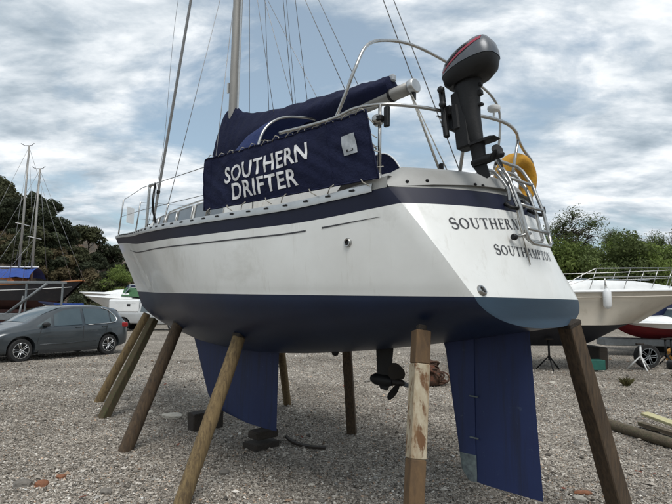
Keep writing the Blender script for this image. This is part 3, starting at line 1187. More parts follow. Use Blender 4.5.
STAN = [(4.35, 0.60), (2.64, 0.58)]
tops = {1: [], -1: []}
for sd in (1, -1):
    for s, h in STAN:
        b, z = sheer(s)
        foot, top = (s, sd * (b - 0.06), z + 0.02), (s - 0.01, sd * (b - 0.03), z + h)
        if 3 < s < 7 and sd == 1 and s > 5:
            pass
        tops[sd].append(Vector(top))
        if s > 4:
            continue
        st = tube_part('stanchion', [foot, top], 0.0135)
        m = MB(); m.lathe([(0.034, 0), (0.034, 0.008), (0.018, 0.02), (0.018, 0.07)], 12, c=foot); m.build('stanchion_base', 'stainless', st)
        m = MB(); m.lathe([(0.0155, -0.012), (0.017, 0.0), (0.0, 0.014)], 10, c=top); m.build('cap', 'stainless', st)

# pushpit round the stern
PUSH = [(1.62, 1.235, 3.14), (1.25, 1.19, 3.13), (1.02, 1.15, 3.14), (.85, 1.115, 3.175), (.68, 1.06, 3.175), (.56, .97, 3.17), (.45, .79, 3.17), (.37, .60, 3.17), (.26, .40, 3.17), (.185, .2, 3.17), (.165, 0, 3.17),
        (.20, -.2, 3.165), (.26, -.36, 3.155), (.33, -.6, 3.13), (.38, -.85, 3.10), (.43, -1.0, 3.08), (.52, -1.08, 3.08), (.68, -1.10, 3.09), (1.0, -1.14, 3.12)]
pp = tube_part('pushpit_rail', PUSH, 0.0145, smooth=True)
for foot, top in (((.66, 1.03, 2.60), (.645, 1.045, 3.172)), ((.36, .44, 2.66), (.28, .43, 3.165)), ((.36, -.36, 2.66), (.262, -.36, 3.152)), ((.60, -1.0, 2.6), (.60, -1.085, 3.10))):
    st = tube_part('pushpit_leg', [foot, top], 0.0135)
    m = MB(); m.lathe([(0.034, 0), (0.034, 0.008), (0.018, 0.02), (0.018, 0.05)], 12, c=foot); m.build('leg_base', 'stainless', st)
# lifelines, upper and lower
for sd in (1, -1):
    end_u = Vector((1.0, sd * 1.15, 3.13))
    tube_part('lifeline', [Vector((8.02, sd * .165, 3.59))] + [t - Vector((0, 0, 0.02)) for t in tops[sd]] + [end_u], 0.0042, 'wire', n=6)
    low = [t - Vector((0, -sd * -0.01, 0.30)) for t in tops[sd]]
    tube_part('lifeline', [Vector((8.10, sd * .165, 3.27))] + low + [Vector((0.66, sd * 1.045, 2.86))], 0.0038, 'wire', n=6)
# open bow rail: the lines meet a raked post at the stem
for sd in (1, -1):
    pass
bowp = tube_part('bow_post', [(8.20, 0.16, 2.93), (8.02, 0.165, 3.60)], 0.0145)
tube_part('bow_post', [(8.20, -0.16, 2.93), (8.02, -0.165, 3.60)], 0.0145)
# inner forestay post with a bent head
tube_part('deck_post', [(7.22, 0.03, 2.86), (7.16, 0.03, 3.68), (7.14, 0.03, 3.74), (7.09, 0.02, 3.765), (7.02, 0.0, 3.755)], 0.026, n=10, smooth=True, k=4)
# stern hoop
HOOP = [(1.03, 1.13, 3.15), (.93, 1.125, 3.32), (.86, 1.09, 3.52), (.855, .97, 3.74), (.88, .72, 3.89), (.84, .40, 3.955), (.79, 0.0, 3.94), (.80, -.45, 3.925), (.79, -.80, 3.88), (.79, -1.0, 3.78), (.80, -1.06, 3.62), (.83, -1.08, 3.40), (.90, -1.10, 3.14)]
tube_part('stern_hoop', HOOP, 0.0135, smooth=True, n=10)
# satnav mushroom on the rail
m = MB(); m.lathe([(0.010, 0.0), (0.010, 0.05), (0.02, 0.055), (0.045, 0.062), (0.052, 0.078), (0.05, 0.095), (0.03, 0.104), (0, 0.106)], 20, c=(.185, .2, 3.175))
m.build('satnav_aerial', 'white_plastic', yacht, autosmooth=50)
# stern lamp on the port rail leg
m = MB(); m.lathe([(0.0, -0.05), (0.03, -0.045), (0.045, -0.01), (0.045, 0.02), (0.0, 0.025)], 16, 'X', c=(.66, 1.05, 3.055)); lamp = m.build('deck_lamp', 'stainless', yacht, autosmooth=50)
m = MB(); m.box(.555, .60, 1.03, 1.06, 2.985, 3.14, bev=.006); m.build('lamp_guard', 'black_plastic', lamp)
m = MB(); m.box(.60, .66, 1.01, 1.09, 3.035, 3.075, bev=.006); m.build('lamp_bracket', 'dark_metal', lamp)

# white tally hung at the bow
m = MB(); m.box(-0.004, 0.004, -0.10, 0.10, -0.30, 0.0, bev=0.002, M=Matrix.Translation((7.55, 0.20, 3.38)) @ Matrix.Rotation(R(30), 4, 'Z'))
tl = m.build('bow_tally', 'white_plastic', None)
tl.parent = yacht

# ---------------------------------------------------------------- mast, boom, sail cover
MS, MTOP = 4.42, 12.2
def mast_pt(z): return Vector((MS - 0.010 * (z - 3), 0, z))
m = MB()
m.tube([mast_pt(2.9 + i * 0.4) for i in range(24)], [0.075] * 20 + [.07, .065, .06, .055], 14, squash=0.78)
mast = m.build('mast', 'mast_grey', yacht, fix=False)
m = MB(); m.box(-.005, .006, -.012, .012, 3.4, 11.9, M=Matrix.Translation((MS - 0.085 - 0.04, 0, 0)) ); m.build('luff_track', 'aluminium', mast)
for z in (7.6,):
    for sd in (1, -1):
        tube_part('spreader', [mast_pt(z), (MS - 0.25, sd * 0.9, z + 0.08)], [0.03, 0.018], 'mast_grey', mast)
m = MB(); m.box(-.02, .02, .06, .085, 4.70, 4.85, M=Matrix.Translation(mast_pt(0))); m.build('cleat', 'aluminium', mast)
BA, BB = Vector((4.34, 0, 3.64)), Vector((1.12, 0, 3.80))
m = MB(); m.tube([BA + (BB - BA) * t for t in (0, .3, .6, .9, .985)], 0.072, 16, squash=0.85)
boom = m.build('boom', 'mast_grey', yacht, fix=False)
bd = (BB - BA).normalized()
m = MB(); m.tube([BB - bd * .05, BB - bd * .035, BB + bd * .01, BB + bd * .018], [.078, .081, .080, .066], 16, squash=0.88); m.build('boom_end', 'aluminium', boom, fix=False)
m = MB(); m.tube([BB - bd * .30, BB - bd * .27], [.0755, .0755], 16, squash=0.88); m.build('boom_band', 'dark_metal', boom, fix=False)


def build_cover():
    mb = MB()
    # (s, z bottom, z top, half width)
    st = [(4.74, 3.30, 4.02, .10), (4.70, 3.25, 4.30, .15), (4.60, 3.22, 4.47, .17), (4.46, 3.22, 4.50, .17), (4.30, 3.26, 4.46, .165), (4.12, 3.38, 4.34, .17), (3.8, 3.54, 4.25, .19), (3.3, 3.62, 4.17, .19),
          (2.8, 3.66, 4.12, .18), (2.3, 3.70, 4.075, .165), (1.8, 3.735, 4.03, .15), (1.42, 3.765, 3.99, .125), (1.40, 3.78, 3.97, .11)]
    rr = random.Random(5)
    rows = []
    dense = []
    for i in range(len(st) - 1):
        for k in range(4):
            t = k / 4
            dense.append([st[i][c] + (st[i + 1][c] - st[i][c]) * t for c in range(4)])
    dense.append(list(st[-1]))
    for i, (s, zb, zt, w) in enumerate(dense):
        row = []
        for k in range(20):
            a = 2 * math.pi * k / 20
            y = w * math.sin(a)
            c = math.cos(a)
            prof = (1 - 0.55 * max(0, c)) if c > 0 else (1 - 0.25 * -c)
            wr = 0.012 * math.sin(i * 1.9 + k * 0.8) + rr.uniform(-.005, .005)
            row.append((s, y * prof + wr * 0.6, (zb + zt) / 2 + c * (zt - zb) / 2 + wr * .6))
        rows.append(row)
    mb.grid(rows, smooth=True, close=True)
    for r in (rows[0], rows[-1]):
        o = len(mb.v); mb.v += r; mb.face(range(o, o + len(r)))
    c = mb.build('sail_cover', 'navy_canvas', yacht, autosmooth=60)
    m2 = MB(); m2.box(1.37, 1.43, -.03, .03, 3.93, 4.0, bev=.01); m2.build('end_patch', 'badge', c)
    for i in range(11):
        s = 3.9 - i * 0.23
        zb = 3.52 + (3.9 - s) * 0.112
        m3 = MB(); m3.tube([(s, 0.06, zb + .06), (s + .01, .03, zb - .03), (s, -.04, zb - .03), (s - .005, -.06, zb + .05)], .004, 5); m3.build('cover_tie', 'rope', c, fix=False)


build_cover()


# ---------------------------------------------------------------- sprayhood
def build_sprayhood():
    hoop = [(.93, 2.62), (.92, 3.0), (.88, 3.30), (.78, 3.52), (.58, 3.67), (.30, 3.75), (0, 3.78)]
    full = hoop + [(-y, z) for y, z in hoop[-2::-1]]
    pts = smooth_path([(2.46 + 0.0 * abs(y), y, z) for y, z in full], 5)
    tube_part('sprayhood_hoop', pts, 0.014, n=10)
    n = len(pts)
    def arch(s, f, zl):
        out = []
        for p in pts:
            z0 = sheer(s)[1] + zl
            out.append((s, p.y * (1 - .10 * f), z0 + (p.z - 2.62) * (1 - f) if True else 0))
        return out
    rows = []
    for s, f, dz in ((2.47, 0.0, .12), (2.60, -0.012, .12), (2.85, 0.03, .12), (3.05, 0.13, .12), (3.25, 0.36, .12), (3.42, 0.62, .12)):
        rows.append([(s, p.y * (1 - .08 * max(0, f)), 2.62 + (p.z - 2.62) * (1 - f)) for p in pts])
    mb = MB(); mb.grid(rows, smooth=True)
    inner = [[(x, y * .992, 2.62 + (z - 2.62) * .99) for x, y, z in r] for r in rows]
    mb.grid(inner, smooth=True)
    mb.build('sprayhood', 'navy_canvas_pale', yacht)
    tube_part('sprayhood_hoop', [(p.x + .55, p.y * .95, 2.62 + (p.z - 2.62) * .88) for p in pts], 0.012, n=8)
    # grab bar running aft from the hoop
    tube_part('grab_bar', [(2.46, -.3, 3.76), (2.2, -.32, 3.74), (2.1, -.55, 3.5)], 0.012, n=8)


build_sprayhood()

# ---------------------------------------------------------------- standing rigging and halyards
def rig(name, a, b, r=0.0045, mat='wire', parent=yacht):
    return tube_part(name, [a, b], r, mat, parent, n=6)


MHD = mast_pt(12.0)
# furled headsail on the forestay, with its drum at the deck
fs0, fs1 = Vector((7.18, -0.06, 2.92)), Vector((4.46, 0, 11.9))
fd = fs1 - fs0
m = MB()
m.tube([fs0 + fd * t for t in (0.02, .028, .06, .2, .5, .8, .95)], [.016, .020, .024, .026, .024, .02, .016], 9)
fu = m.build('furled_headsail', 'wire', yacht, fix=False)
m = MB(); m.lathe([(.02, 0), (.075, .01), (.075, .025), (.035, .04), (.035, .10), (.075, .115), (.075, .13), (.02, .14)], 16, M=Matrix.Translation(fs0) @ fd.to_track_quat('Z', 'Y').to_matrix().to_4x4()); m.build('furler_drum', 'black_plastic', fu, autosmooth=40)
rig('forestay', fs0, fs1, 0.005)
m = MB(); m.lathe([(.03, 0), (.034, .02), (.034, .06), (.02, .08)], 10, M=Matrix.Translation(fs0 + fd * .075) @ fd.to_track_quat('Z', 'Y').to_matrix().to_4x4()); m.build('furler_collar', 'black_plastic', fu)
for a, zt in RIG_PORT:
    w_ = rig('shroud', a, mast_pt(zt), 0.0045)
    d = (mast_pt(zt) - Vector(a)).normalized()
    m = MB(); m.tube([Vector(a), Vector(a) + d * .05, Vector(a) + d * .22, Vector(a) + d * .27], [.007, .010, .010, .006], 8); m.build('turnbuckle', 'stainless', w_, fix=False)
    b = (a[0], -a[1], a[2])
    w_ = rig('shroud', b, mast_pt(zt), 0.0045)
    d = (mast_pt(zt) - Vector(b)).normalized()
    m = MB(); m.tube([Vector(b), Vector(b) + d * .05, Vector(b) + d * .22, Vector(b) + d * .27], [.007, .010, .010, .006], 8); m.build('turnbuckle', 'stainless', w_, fix=False)
for a, b, r in RIG_LINES:
    rig('halyard', a, b, r, 'wire')
m = MB(); m.tube(smooth_path([(7.25, 0.0, 2.95), (6.77, -.02, 4.37), (6.52, -.03, 6.9), (5.6, -.02, 9.8), (4.45, 0, 12.0)], 8), .0042, 6); m.build('halyard', 'wire', yacht, fix=False)
# topping lift and backstay
tl0, tl1 = Vector((1.14, 0.0, 3.86)), MHD
rig('topping_lift', tl0, tl0 + (tl1 - tl0) * 0.99, .005)
rig('backstay', (0.62, -0.05, 2.78), MHD + Vector((-0.10, 0, 0)), .0048)
# mainsheet from the boom end to the cockpit
for k, (dx, r) in enumerate(((0.0, .006), (0.03, .006), (-.03, .005))):
    rig('mainsheet', (1.16 + dx * .3, 0.01 * k, 3.73), (0.62 + dx, 0.30 - .03 * k, 2.80), r, 'rope')
m = MB(); m.box(-.02, .02, -.015, .015, -.05, .05, bev=.008, M=Matrix.Translation((1.13, 0, 3.70))); m.build('sheet_block', 'black_plastic', yacht)
m = MB(); m.box(-.02, .02, -.015, .015, -.06, .05, bev=.008, M=Matrix.Translation((.63, .28, 2.83))); m.build('sheet_block', 'black_plastic', yacht)

# mooring line coiled by a shroud
m = MB(); m.tube(smooth_path([(3.95, 1.30, 3.07), (3.96, 1.31, 2.95), (3.93, 1.33, 2.86), (3.98, 1.30, 2.74), (4.05, 1.25, 2.68), (4.12, 1.2, 2.62)], 5), .013, 7); m.build('tied_line', 'black_plastic', yacht, fix=False)

# ---------------------------------------------------------------- boarding ladder on the transom
def build_ladder():
    lad = empty('boarding_ladder')
    lad.parent = yacht
    T = lambda y, z, o: tuple(transom_pt(y, z, o))
    YA, YB = .215, -.125
    for dy, o1, o0, z0, z1 in ((0, .13, .10, 2.13, 2.76), (.035, .08, .06, 2.17, 2.72)):
        ya, yb = YA - dy, YB + dy
        oo = lambda z: o0 + (o1 - o0) * (z - z0) / (z1 - z0)
        pts = [T(ya, z, oo(z)) for z in (z1 - .03, 2.6, 2.4, 2.25, z0 + .03)] + [T(ya - .04, z0, oo(z0)), T(yb + .04, z0, oo(z0))] + [T(yb, z, oo(z)) for z in (z0 + .03, 2.25, 2.4, 2.6, z1 - .03)]
        pts += [T(yb + .03, z1 + .01, oo(z1) - .01), T(yb + .09, z1 + .03, oo(z1) - .03), T(ya - .09, z1 + .03, oo(z1) - .03), T(ya - .03, z1 + .01, oo(z1) - .01), T(ya, z1 - .03, oo(z1 - .03))]
        tube_part('ladder_frame', pts, .0135, parent=lad)
    for z in (2.24, 2.42, 2.60):
        o = .10 + .03 * (z - 2.13) / .63
        tube_part('rung', [T(YA, z, o), T(YB, z, o)], .0125, parent=lad)
    # stand-offs and hinge feet
    tube_part('stand_off', [T(YA - .02, 2.20, .12), T(YA + .06, 2.19, .03)], .012, parent=lad)
    m = MB(); m.lathe([(.018, 0), (.024, .01), (.024, .035), (.018, .045)], 12, 'Y', c=T(YA + .05, 2.19, .035)); m.build('rubber_foot', 'black_plastic', lad)
    # grab tubes over the coaming with dark hinge loops
    for ya in (.20, -.15):
        tube_part('grab_tube', [T(ya, 2.80, -.10), T(ya, 2.78, -.01), T(ya + .005, 2.70, .05), T(ya + .01, 2.56, .06), T(ya + .01, 2.48, .035)], .0135, parent=lad, smooth=True)
        tube_part('hinge', smooth_path([T(ya + .03, 2.47, .005), T(ya + .02, 2.42, .05), T(ya - .05, 2.41, .09), T(ya - .06, 2.47, .10)], 4), .015, 'black_plastic', lad)
    m = MB()
    m.tube([T(.12, 2.50, .03), T(.125, 2.35, .012), T(.13, 2.0, .010)], .0045, 6); m.build('lanyard', 'rope', lad, fix=False)


build_ladder()


# ---------------------------------------------------------------- name cloth laced along the port guardrail
DC = {'ft': Vector((2.63, 1.385, 3.065)), 'fb': Vector((2.62, 1.375, 2.565)), 'at': Vector((.72, 1.115, 3.125)), 'ab': Vector((.60, 1.10, 2.60))}


def cloth_pt(u, w, off=0.0):
    """u 0 at the forward end, 1 aft; w 0 at the foot, 1 at the head."""
    p = (DC['fb'] * (1 - u) + DC['ab'] * u) * (1 - w) + (DC['ft'] * (1 - u) + DC['at'] * u) * w
    sag = -0.016 * math.sin(math.pi * u) * w + 0.010 * w * math.sin(u * 46)**2 * (w ** 4)
    p = p + Vector((0, 0, sag))
    p.y += off + 0.026 * math.sin(math.pi * w) * math.sin(math.pi * u) + 0.007 * math.sin(u * 19 + w * 3) * math.sin(math.pi * w) + 0.005 * math.sin(u * 41 - w * 7) * (w - .35) ** 2 * 4 + 0.004 * math.sin((u + w * .35) * 60) * math.sin(math.pi * w)
    # aft lower corner is cut away
    return p


cloth = empty('name_cloth', yw(1.7, 1.25, 2.56), 0, 'navy canvas dodger lettered SOUTHERN DRIFTER laced to the yacht guardrail', 'dodger')
cloth.rotation_euler = (0, -YT, YH)
_ci = (Matrix.Translation(yw(1.7, 1.25, 2.56)) @ Matrix.Rotation(YH, 4, 'Z') @ Matrix.Rotation(-YT, 4, 'Y')).inverted() @ YM


def cl(p): return _ci @ Vector(p)


m = MB()
m.grid([[cl(cloth_pt(i / 120, j / 24)) for j in range(25)] for i in range(121)], smooth=True)
m.grid([[cl(cloth_pt(i / 120, j / 24, -0.004)) for j in range(25)] for i in range(121)], smooth=True)
m.build('cloth_panel', 'navy_canvas', cloth, fix=False)
edge = [cl(cloth_pt(i / 40, 1, .001)) for i in range(41)] + [cl(cloth_pt(1, 1 - j / 12, .001)) for j in range(13)] + [cl(cloth_pt(1 - i / 40, 0, .001)) for i in range(41)] + [cl(cloth_pt(0, j / 12, .001)) for j in range(13)]
m = MB(); m.tube(edge, .007, 6); m.build('hem', 'navy_canvas', cloth, fix=False)


for u in (.055, .80):
    m = MB(); m.tube([cl(cloth_pt(u, j / 24, .0015)) for j in range(25)], .003, 5); m.build('seam', 'navy_canvas', cloth, fix=False)


def cloth_text(body, u0, u1, wa, wb, h0, h1, nm):
    vs, fs = text_mesh(body, 1.0, 0.017, 0.0)
    x0, x1 = min(v[0] for v in vs), max(v[0] for v in vs)
    y1 = max(v[1] for v in vs)
    mb = MB()
    out = []
    for x, y, z in vs:
        t = (x - x0) / (x1 - x0)
        out.append(cl(cloth_pt(u0 + (u1 - u0) * t, wa + (wb - wa) * t + y / y1 * (h0 + (h1 - h0) * t), 0.0065)))
    mb.add(out, fs)
    mb.build(nm, 'white_letter', cloth, fix=False)


cloth_text('SOUTHERN', *TXT1, 'lettering')
cloth_text('DRIFTER', *TXT2, 'lettering')
m = MB()
m.grid([[cl(cloth_pt(u, w, .008)) for w in np.linspace(.42, .72, 9)] for u in np.linspace(.868, .935, 9)]); bd_ = m.build('badge', 'badge', cloth, fix=False)
m = MB()
m.grid([[cl(cloth_pt(u, w, .0095)) for w in (.46, .50)] for u in (.885, .918)]); m.build('badge_print', 'dark_metal', bd_, fix=False)
for i in range(13):
    u = (i + .4) / 13
    a, b = cloth_pt(u, .985, .006), cloth_pt(u + .018, 1.0, .0)
    m = MB(); m.tube([cl(a), cl(b + Vector((0, 0, .03))), cl(b + Vector((-.02, -.02, .02))), cl(b + Vector((-.05, .0, -.005)))], .0042, 5); m.build('lacing', 'rope', cloth, fix=False)
for i in range(8):
    u = (i + .4) / 8
    a = cloth_pt(u, .02, .006)
    dd = -0.09 if i % 2 else 0.07
    m = MB(); m.tube([cl(a), cl(a + Vector((dd * .4, .02, -.03))), cl(a + Vector((dd, .0, -.065)))], .0045, 5); m.build('lacing', 'rope', cloth, fix=False)
for j in range(4):
    w = .15 + j * .25
    a = cloth_pt(1, w, .004)
    m = MB(); m.tube([cl(a), cl(a + Vector((-.05, -.02, -.02 * j)))], .004, 5); m.build('lacing', 'rope', cloth, fix=False)

# matching plain cloth on the starboard guardrail, with its rounded after end
scl = empty('side_cloth', yw(1.9, -1.25, 2.56), 0, 'plain navy canvas dodger with rounded end on the far guardrail', 'dodger')
scl.rotation_euler = (0, -YT, YH)
_si = (Matrix.Translation(yw(1.9, -1.25, 2.56)) @ Matrix.Rotation(YH, 4, 'Z') @ Matrix.Rotation(-YT, 4, 'Y')).inverted() @ YM
m = MB()
rows = []
for i in range(25):
    u = i / 24
    s = 3.1 + (1.95 - 3.1) * u
    top = 3.62 - max(0, (u - .55) / .45) ** 2.2 * .62
    rows.append([_si @ Vector((s, -1.02 - .06 * (1 - w), 2.60 + (top - 2.60) * w)) for w in (0, .25, .5, .75, 1)])
m.grid(rows, smooth=True)
m.grid([[p + Vector((0, .004, 0)) for p in r] for r in rows], smooth=True)
m.build('cloth_panel', 'navy_canvas', scl, fix=False)
m = MB(); m.tube([r[-1] for r in rows] + [rows[-1][k] for k in (3, 2, 1, 0)], .009, 6); m.build('hem', 'white_plastic', scl, fix=False)

# ---------------------------------------------------------------- outboard on the stern rail
def build_outboard():
    ob = empty('outboard_motor', yw(.315, .555, 3.15), 0, 'small grey and black outboard motor with red stripe clamped to the stern rail', 'outboard motor')
    ob.rotation_euler = (0, R(6), YH + R(2))
    # local: x forward (towards the boat), z up, origin at the clamp
    # cowl: superellipse rings, higher and fuller aft
    def ring(z, xf, xa, w, n=28):
        out = []
        for k in range(n):
            a = 2 * math.pi * k / n
            cx, sx = math.cos(a), math.sin(a)
            ex = math.copysign(abs(cx) ** .72, cx); ey = math.copysign(abs(sx) ** .72, sx)
            x = (xf + xa) / 2 + ex * (xf - xa) / 2
            taper = 1 - .22 * max(0, ex)
            out.append(Vector((x, ey * w * taper, z + .035 * (-ex) * (z - .18) / .3)))
        return out
    lower = [ring(.19, .01, -.31, .10), ring(.235, .045, -.365, .134), ring(.30, .055, -.385, .145)]
    upper = [ring(.302, .057, -.388, .148), ring(.34, .054, -.388, .147), ring(.40, .035, -.372, .132), ring(.45, -.005, -.335, .10), ring(.475, -.06, -.28, .06), ring(.482, -.12, -.22, .018)]
    m = MB(); m.grid(lower, smooth=True, close=True); o = len(m.v); m.v += lower[0]; m.face(range(o, o + 28)); m.build('lower_cowl', 'black_plastic', ob, autosmooth=50)
    m = MB(); m.grid(upper, smooth=True, close=True); o = len(m.v); m.v += upper[-1]; m.face(range(o, o + 28)); uc = m.build('cowl', 'cowl_grey', ob, autosmooth=50)
    # red flash and dark lettering panel on both sides of the cowl
    def side_pt(x, z, sd, off):
        # sample the cowl surface at height z
        zs = [.302, .34, .40, .45]
        ws = [.148, .147, .132, .10]; fs_ = [.057, .054, .035, -.005]; as_ = [-.388, -.388, -.372, -.335]
        w, f, a_ = interp(z, zs, ws), interp(z, zs, fs_), interp(z, zs, as_)
        ex = max(-1, min(1, (x - (f + a_) / 2) / ((f - a_) / 2)))
        c = abs(ex) ** (1 / .72)
        s_ = math.sqrt(max(0, 1 - c * c)) ** .72
        return Vector((x, sd * (s_ * w * (1 - .22 * max(0, ex)) + off), z + .035 * (-ex) * (z - .18) / .3))
    for sd in (1, -1):
        m = MB(); m.grid([[side_pt(x, .312 + .10 * t + dz, sd, .003) for dz in (0, .014 + .018 * t)] for t, x in [(i / 10, .01 - .33 * i / 10) for i in range(11)]], smooth=True); m.build('stripe', 'decal_red', uc, fix=False)
        m = MB(); m.grid([[side_pt(x, .352 + .06 * t + dz, sd, .003) for dz in (0, .028)] for t, x in [(i / 8, -.02 - .17 * i / 8) for i in range(9)]], smooth=True); m.build('decal', 'black_plastic', uc, fix=False)
        m = MB(); m.grid([[side_pt(x, .425 + .012 * math.sin(t * 3.14) * dz, sd, .004) for dz in (-1, 1)] for t, x in [(i / 6, -.12 - .12 * i / 6) for i in range(7)]], smooth=True); m.build('air_slot', 'black_plastic', uc, fix=False)
    # leg
    m = MB()
    rows = []
    for z, xf, xa, w in ((.24, -.02, -.25, .08), (.16, -.02, -.235, .075), (.06, -.03, -.215, .068), (-.08, -.045, -.20, .06), (-.26, -.06, -.20, .052), (-.30, -.09, -.21, .035), (-.40, -.095, -.205, .026), (-.46, -.09, -.21, .024)):
        rows.append([Vector(((xf + xa) / 2 + math.cos(a) * (xf - xa) / 2, math.sin(a) * w, z)) for a in [2 * math.pi * k / 16 for k in range(16)]])
    m.grid(rows, smooth=True, close=True); m.build('leg', 'dark_metal', ob, autosmooth=50)
    m = MB(); m.prism([(-.06, -.285), (-.27, -.285), (-.31, -.295), (-.27, -.305), (-.06, -.305)], 'Y', -.05, .05); m.build('cavitation_plate', 'dark_metal', ob)
    m = MB(); m.lathe([(0, .07), (.02, .06), (.034, .02), (.036, -.05), (.03, -.11)], 14, 'X', c=(-.15, 0, -.43)); gc = m.build('gearcase', 'dark_metal', ob, autosmooth=50)
    m = MB(); m.prism([(-.09, -.45), (-.20, -.45), (-.22, -.56), (-.19, -.57), (-.13, -.52)], 'Y', -.006, .006); m.build('skeg', 'dark_metal', gc)
    m = MB(); m.lathe([(.026, 0), (.028, -.03), (.022, -.07), (0, -.085)], 12, 'X', c=(-.262, 0, -.43)); pr = m.build('propeller', 'dark_metal', ob, autosmooth=50)
    for ang in (20, 140, 260):
        b = MB(); rows = []
        for i in range(7):
            t = i / 6; r = .022 + .075 * t; w = .04 * math.sin(math.pi * min(1, .2 + .78 * t)) ** .6 + .004; tw = R(35)
            rows.append([Matrix.Translation((-.29, 0, -.43)) @ Matrix.Rotation(R(ang), 4, 'X') @ Vector((c * w * math.sin(tw), c * w * math.cos(tw), r)) for c in (-1, -.4, .4, 1)])
        b.grid(rows, smooth=True); b.grid([[p + Vector((.004, 0, 0)) for p in r] for r in rows], smooth=True); b.build('blade', 'dark_metal', pr)
    # clamp bracket with screws, swivel and stowed tiller
    m = MB(); m.box(-.06, .0, -.07, .07, -.16, .05, bev=.012); m.box(.0, .055, -.06, -.035, -.02, .06, bev=.008); m.box(.0, .055, .035, .06, -.02, .06, bev=.008); br = m.build('clamp_bracket', 'dark_metal', ob)
    for y in (-.047, .047):
        m = MB(); m.tube([(.03, y, .0), (.11, y, .0)], .009, 8); m.tube([(.11, y - .03, 0), (.11, y + .03, 0)], .008, 8); m.build('clamp_screw', 'stainless', br, fix=False)
    m = MB(); m.box(-.12, -.005, -.058, .058, -.31, .14, bev=.012); m.build('swivel_bracket', 'dark_metal', ob)
    m = MB(); m.box(.03, .07, .05, .10, -.20, .22, bev=.012); m.build('tiller', 'black_plastic', ob)
    m = MB(); m.lathe([(.022, 0), (.026, .02), (.026, .03), (.0, .035)], 12, 'Y', c=(.03, .10, .17)); m.build('tiller_knob', 'black_plastic', ob)
    m = MB(); m.lathe([(.022, 0), (.026, .02), (.026, .03), (.0, .035)], 12, 'Y', c=(.03, .10, .05)); m.build('tiller_knob', 'black_plastic', ob)
    for z0, z1, x0 in ((.06, .10, -.24), (.13, .155, -.245), (-.02, .0, -.235)):
        m = MB(); m.box(x0, x0 + .04, -.018, .018, z0, z1, bev=.004); m.build('leg_fitting', 'dark_metal', ob)


build_outboard()

# mounting board behind the clamp
m = MB(); m.box(.345, .372, .47, .66, 3.03, 3.155, bev=.006); m.build('outboard_pad', 'black_plastic', yacht)

# ---------------------------------------------------------------- horseshoe lifebuoy in a yellow cover
lb = empty('horseshoe_lifebuoy', yw(.44, -.62, 2.72), 0, 'yellow covered horseshoe lifebuoy hanging on the stern rail', 'lifebuoy')
lb.rotation_euler = (R(0), R(-8), YH + R(-14))
m = MB()
pts, rs = [], []
for i in range(33):
    a = R(-58 + 296 * i / 32)
    pts.append((0.0, .175 * math.cos(a), .12 + .20 * math.sin(a)))
    rs.append(.095 * (0.80 + 0.20 * math.sin(math.pi * i / 32)))
m.tube(pts, rs, 14, squash=.78)
m.build('buoy_cover', 'yellow_cover', lb, fix=False)
m = MB(); m.box(.07, .085, -.2, .2, .26, .29, bev=.004); m.build('strap', 'dark_metal', lb)
m = MB(); m.tube([(-.02, -.17, -.06), (-.02, .0, -.10), (-.02, .17, -.06)], .012, 6); m.build('strap', 'black_plastic', lb, fix=False)
m = MB(); m.tube([(0.02, .23, .2), (.05, .24, .0), (.03, .245, -.25)], .008, 6); m.build('lanyard', 'rope', lb, fix=False)

# ------------------------------------------------------------------ shores (props) and keel blocks
def shore(name, top, foot, r, mat, label, square=False, seed=0, taper=0.9, group='props holding up the yacht'):
    """A timber prop; round poles are uneven, sawn ones keep four faces."""
    rr = random.Random(seed)
    top, foot = Vector(top), Vector(foot)
    foot = Vector((foot.x, foot.y, ground_z(foot.x, foot.y) - 0.05))
    o = empty(name, (foot.x, foot.y, 0), 0, label, 'prop', group)
    L = (top - foot).length
    d = (top - foot).normalized()
    rot = d.to_track_quat('Z', 'X').to_matrix().to_4x4()
    M = Matrix.Translation(foot - Vector((foot.x, foot.y, 0))) @ rot
    mb = MB()
    if square:
        n = 12
        rows = []
        for i in range(n + 1):
            t = i / n
            hw = r * (1 - (1 - taper) * t)
            b = 0.12 * hw
            ring = [(-hw + b, -hw), (hw - b, -hw), (hw, -hw + b), (hw, hw - b), (hw - b, hw), (-hw + b, hw), (-hw, hw - b), (-hw, -hw + b)]
            rows.append([M @ Vector((x + rr.uniform(-.03, .03) * hw, y + rr.uniform(-.03, .03) * hw, t * L)) for x, y in ring])
        mb.grid(rows, smooth=False, close=True)
    else:
        n = 16
        rows = []
        ph = rr.uniform(0, 6)
        for i in range(n + 1):
            t = i / n
            bend = 0.012 * math.sin(t * 3.1 + ph) * L / 2
            rad = r * (1 - (1 - taper) * t)
            ring = []
            for k in range(14):
                a = 2 * math.pi * k / 14
                q = rad * (1 + 0.05 * math.sin(2 * a + ph + t * 2) + rr.uniform(-.025, .025))
                ring.append(M @ Vector((q * math.cos(a) + bend, q * math.sin(a), t * L)))
            rows.append(ring)
        mb.grid(rows, smooth=True, close=True)
    nc = len(rows[0])
    for r_ in (rows[0], rows[-1]):
        k = len(mb.v); mb.v += r_; mb.face(range(k, k + nc))
    mb.build('timber', mat, o, autosmooth=35)
    return o, M, L


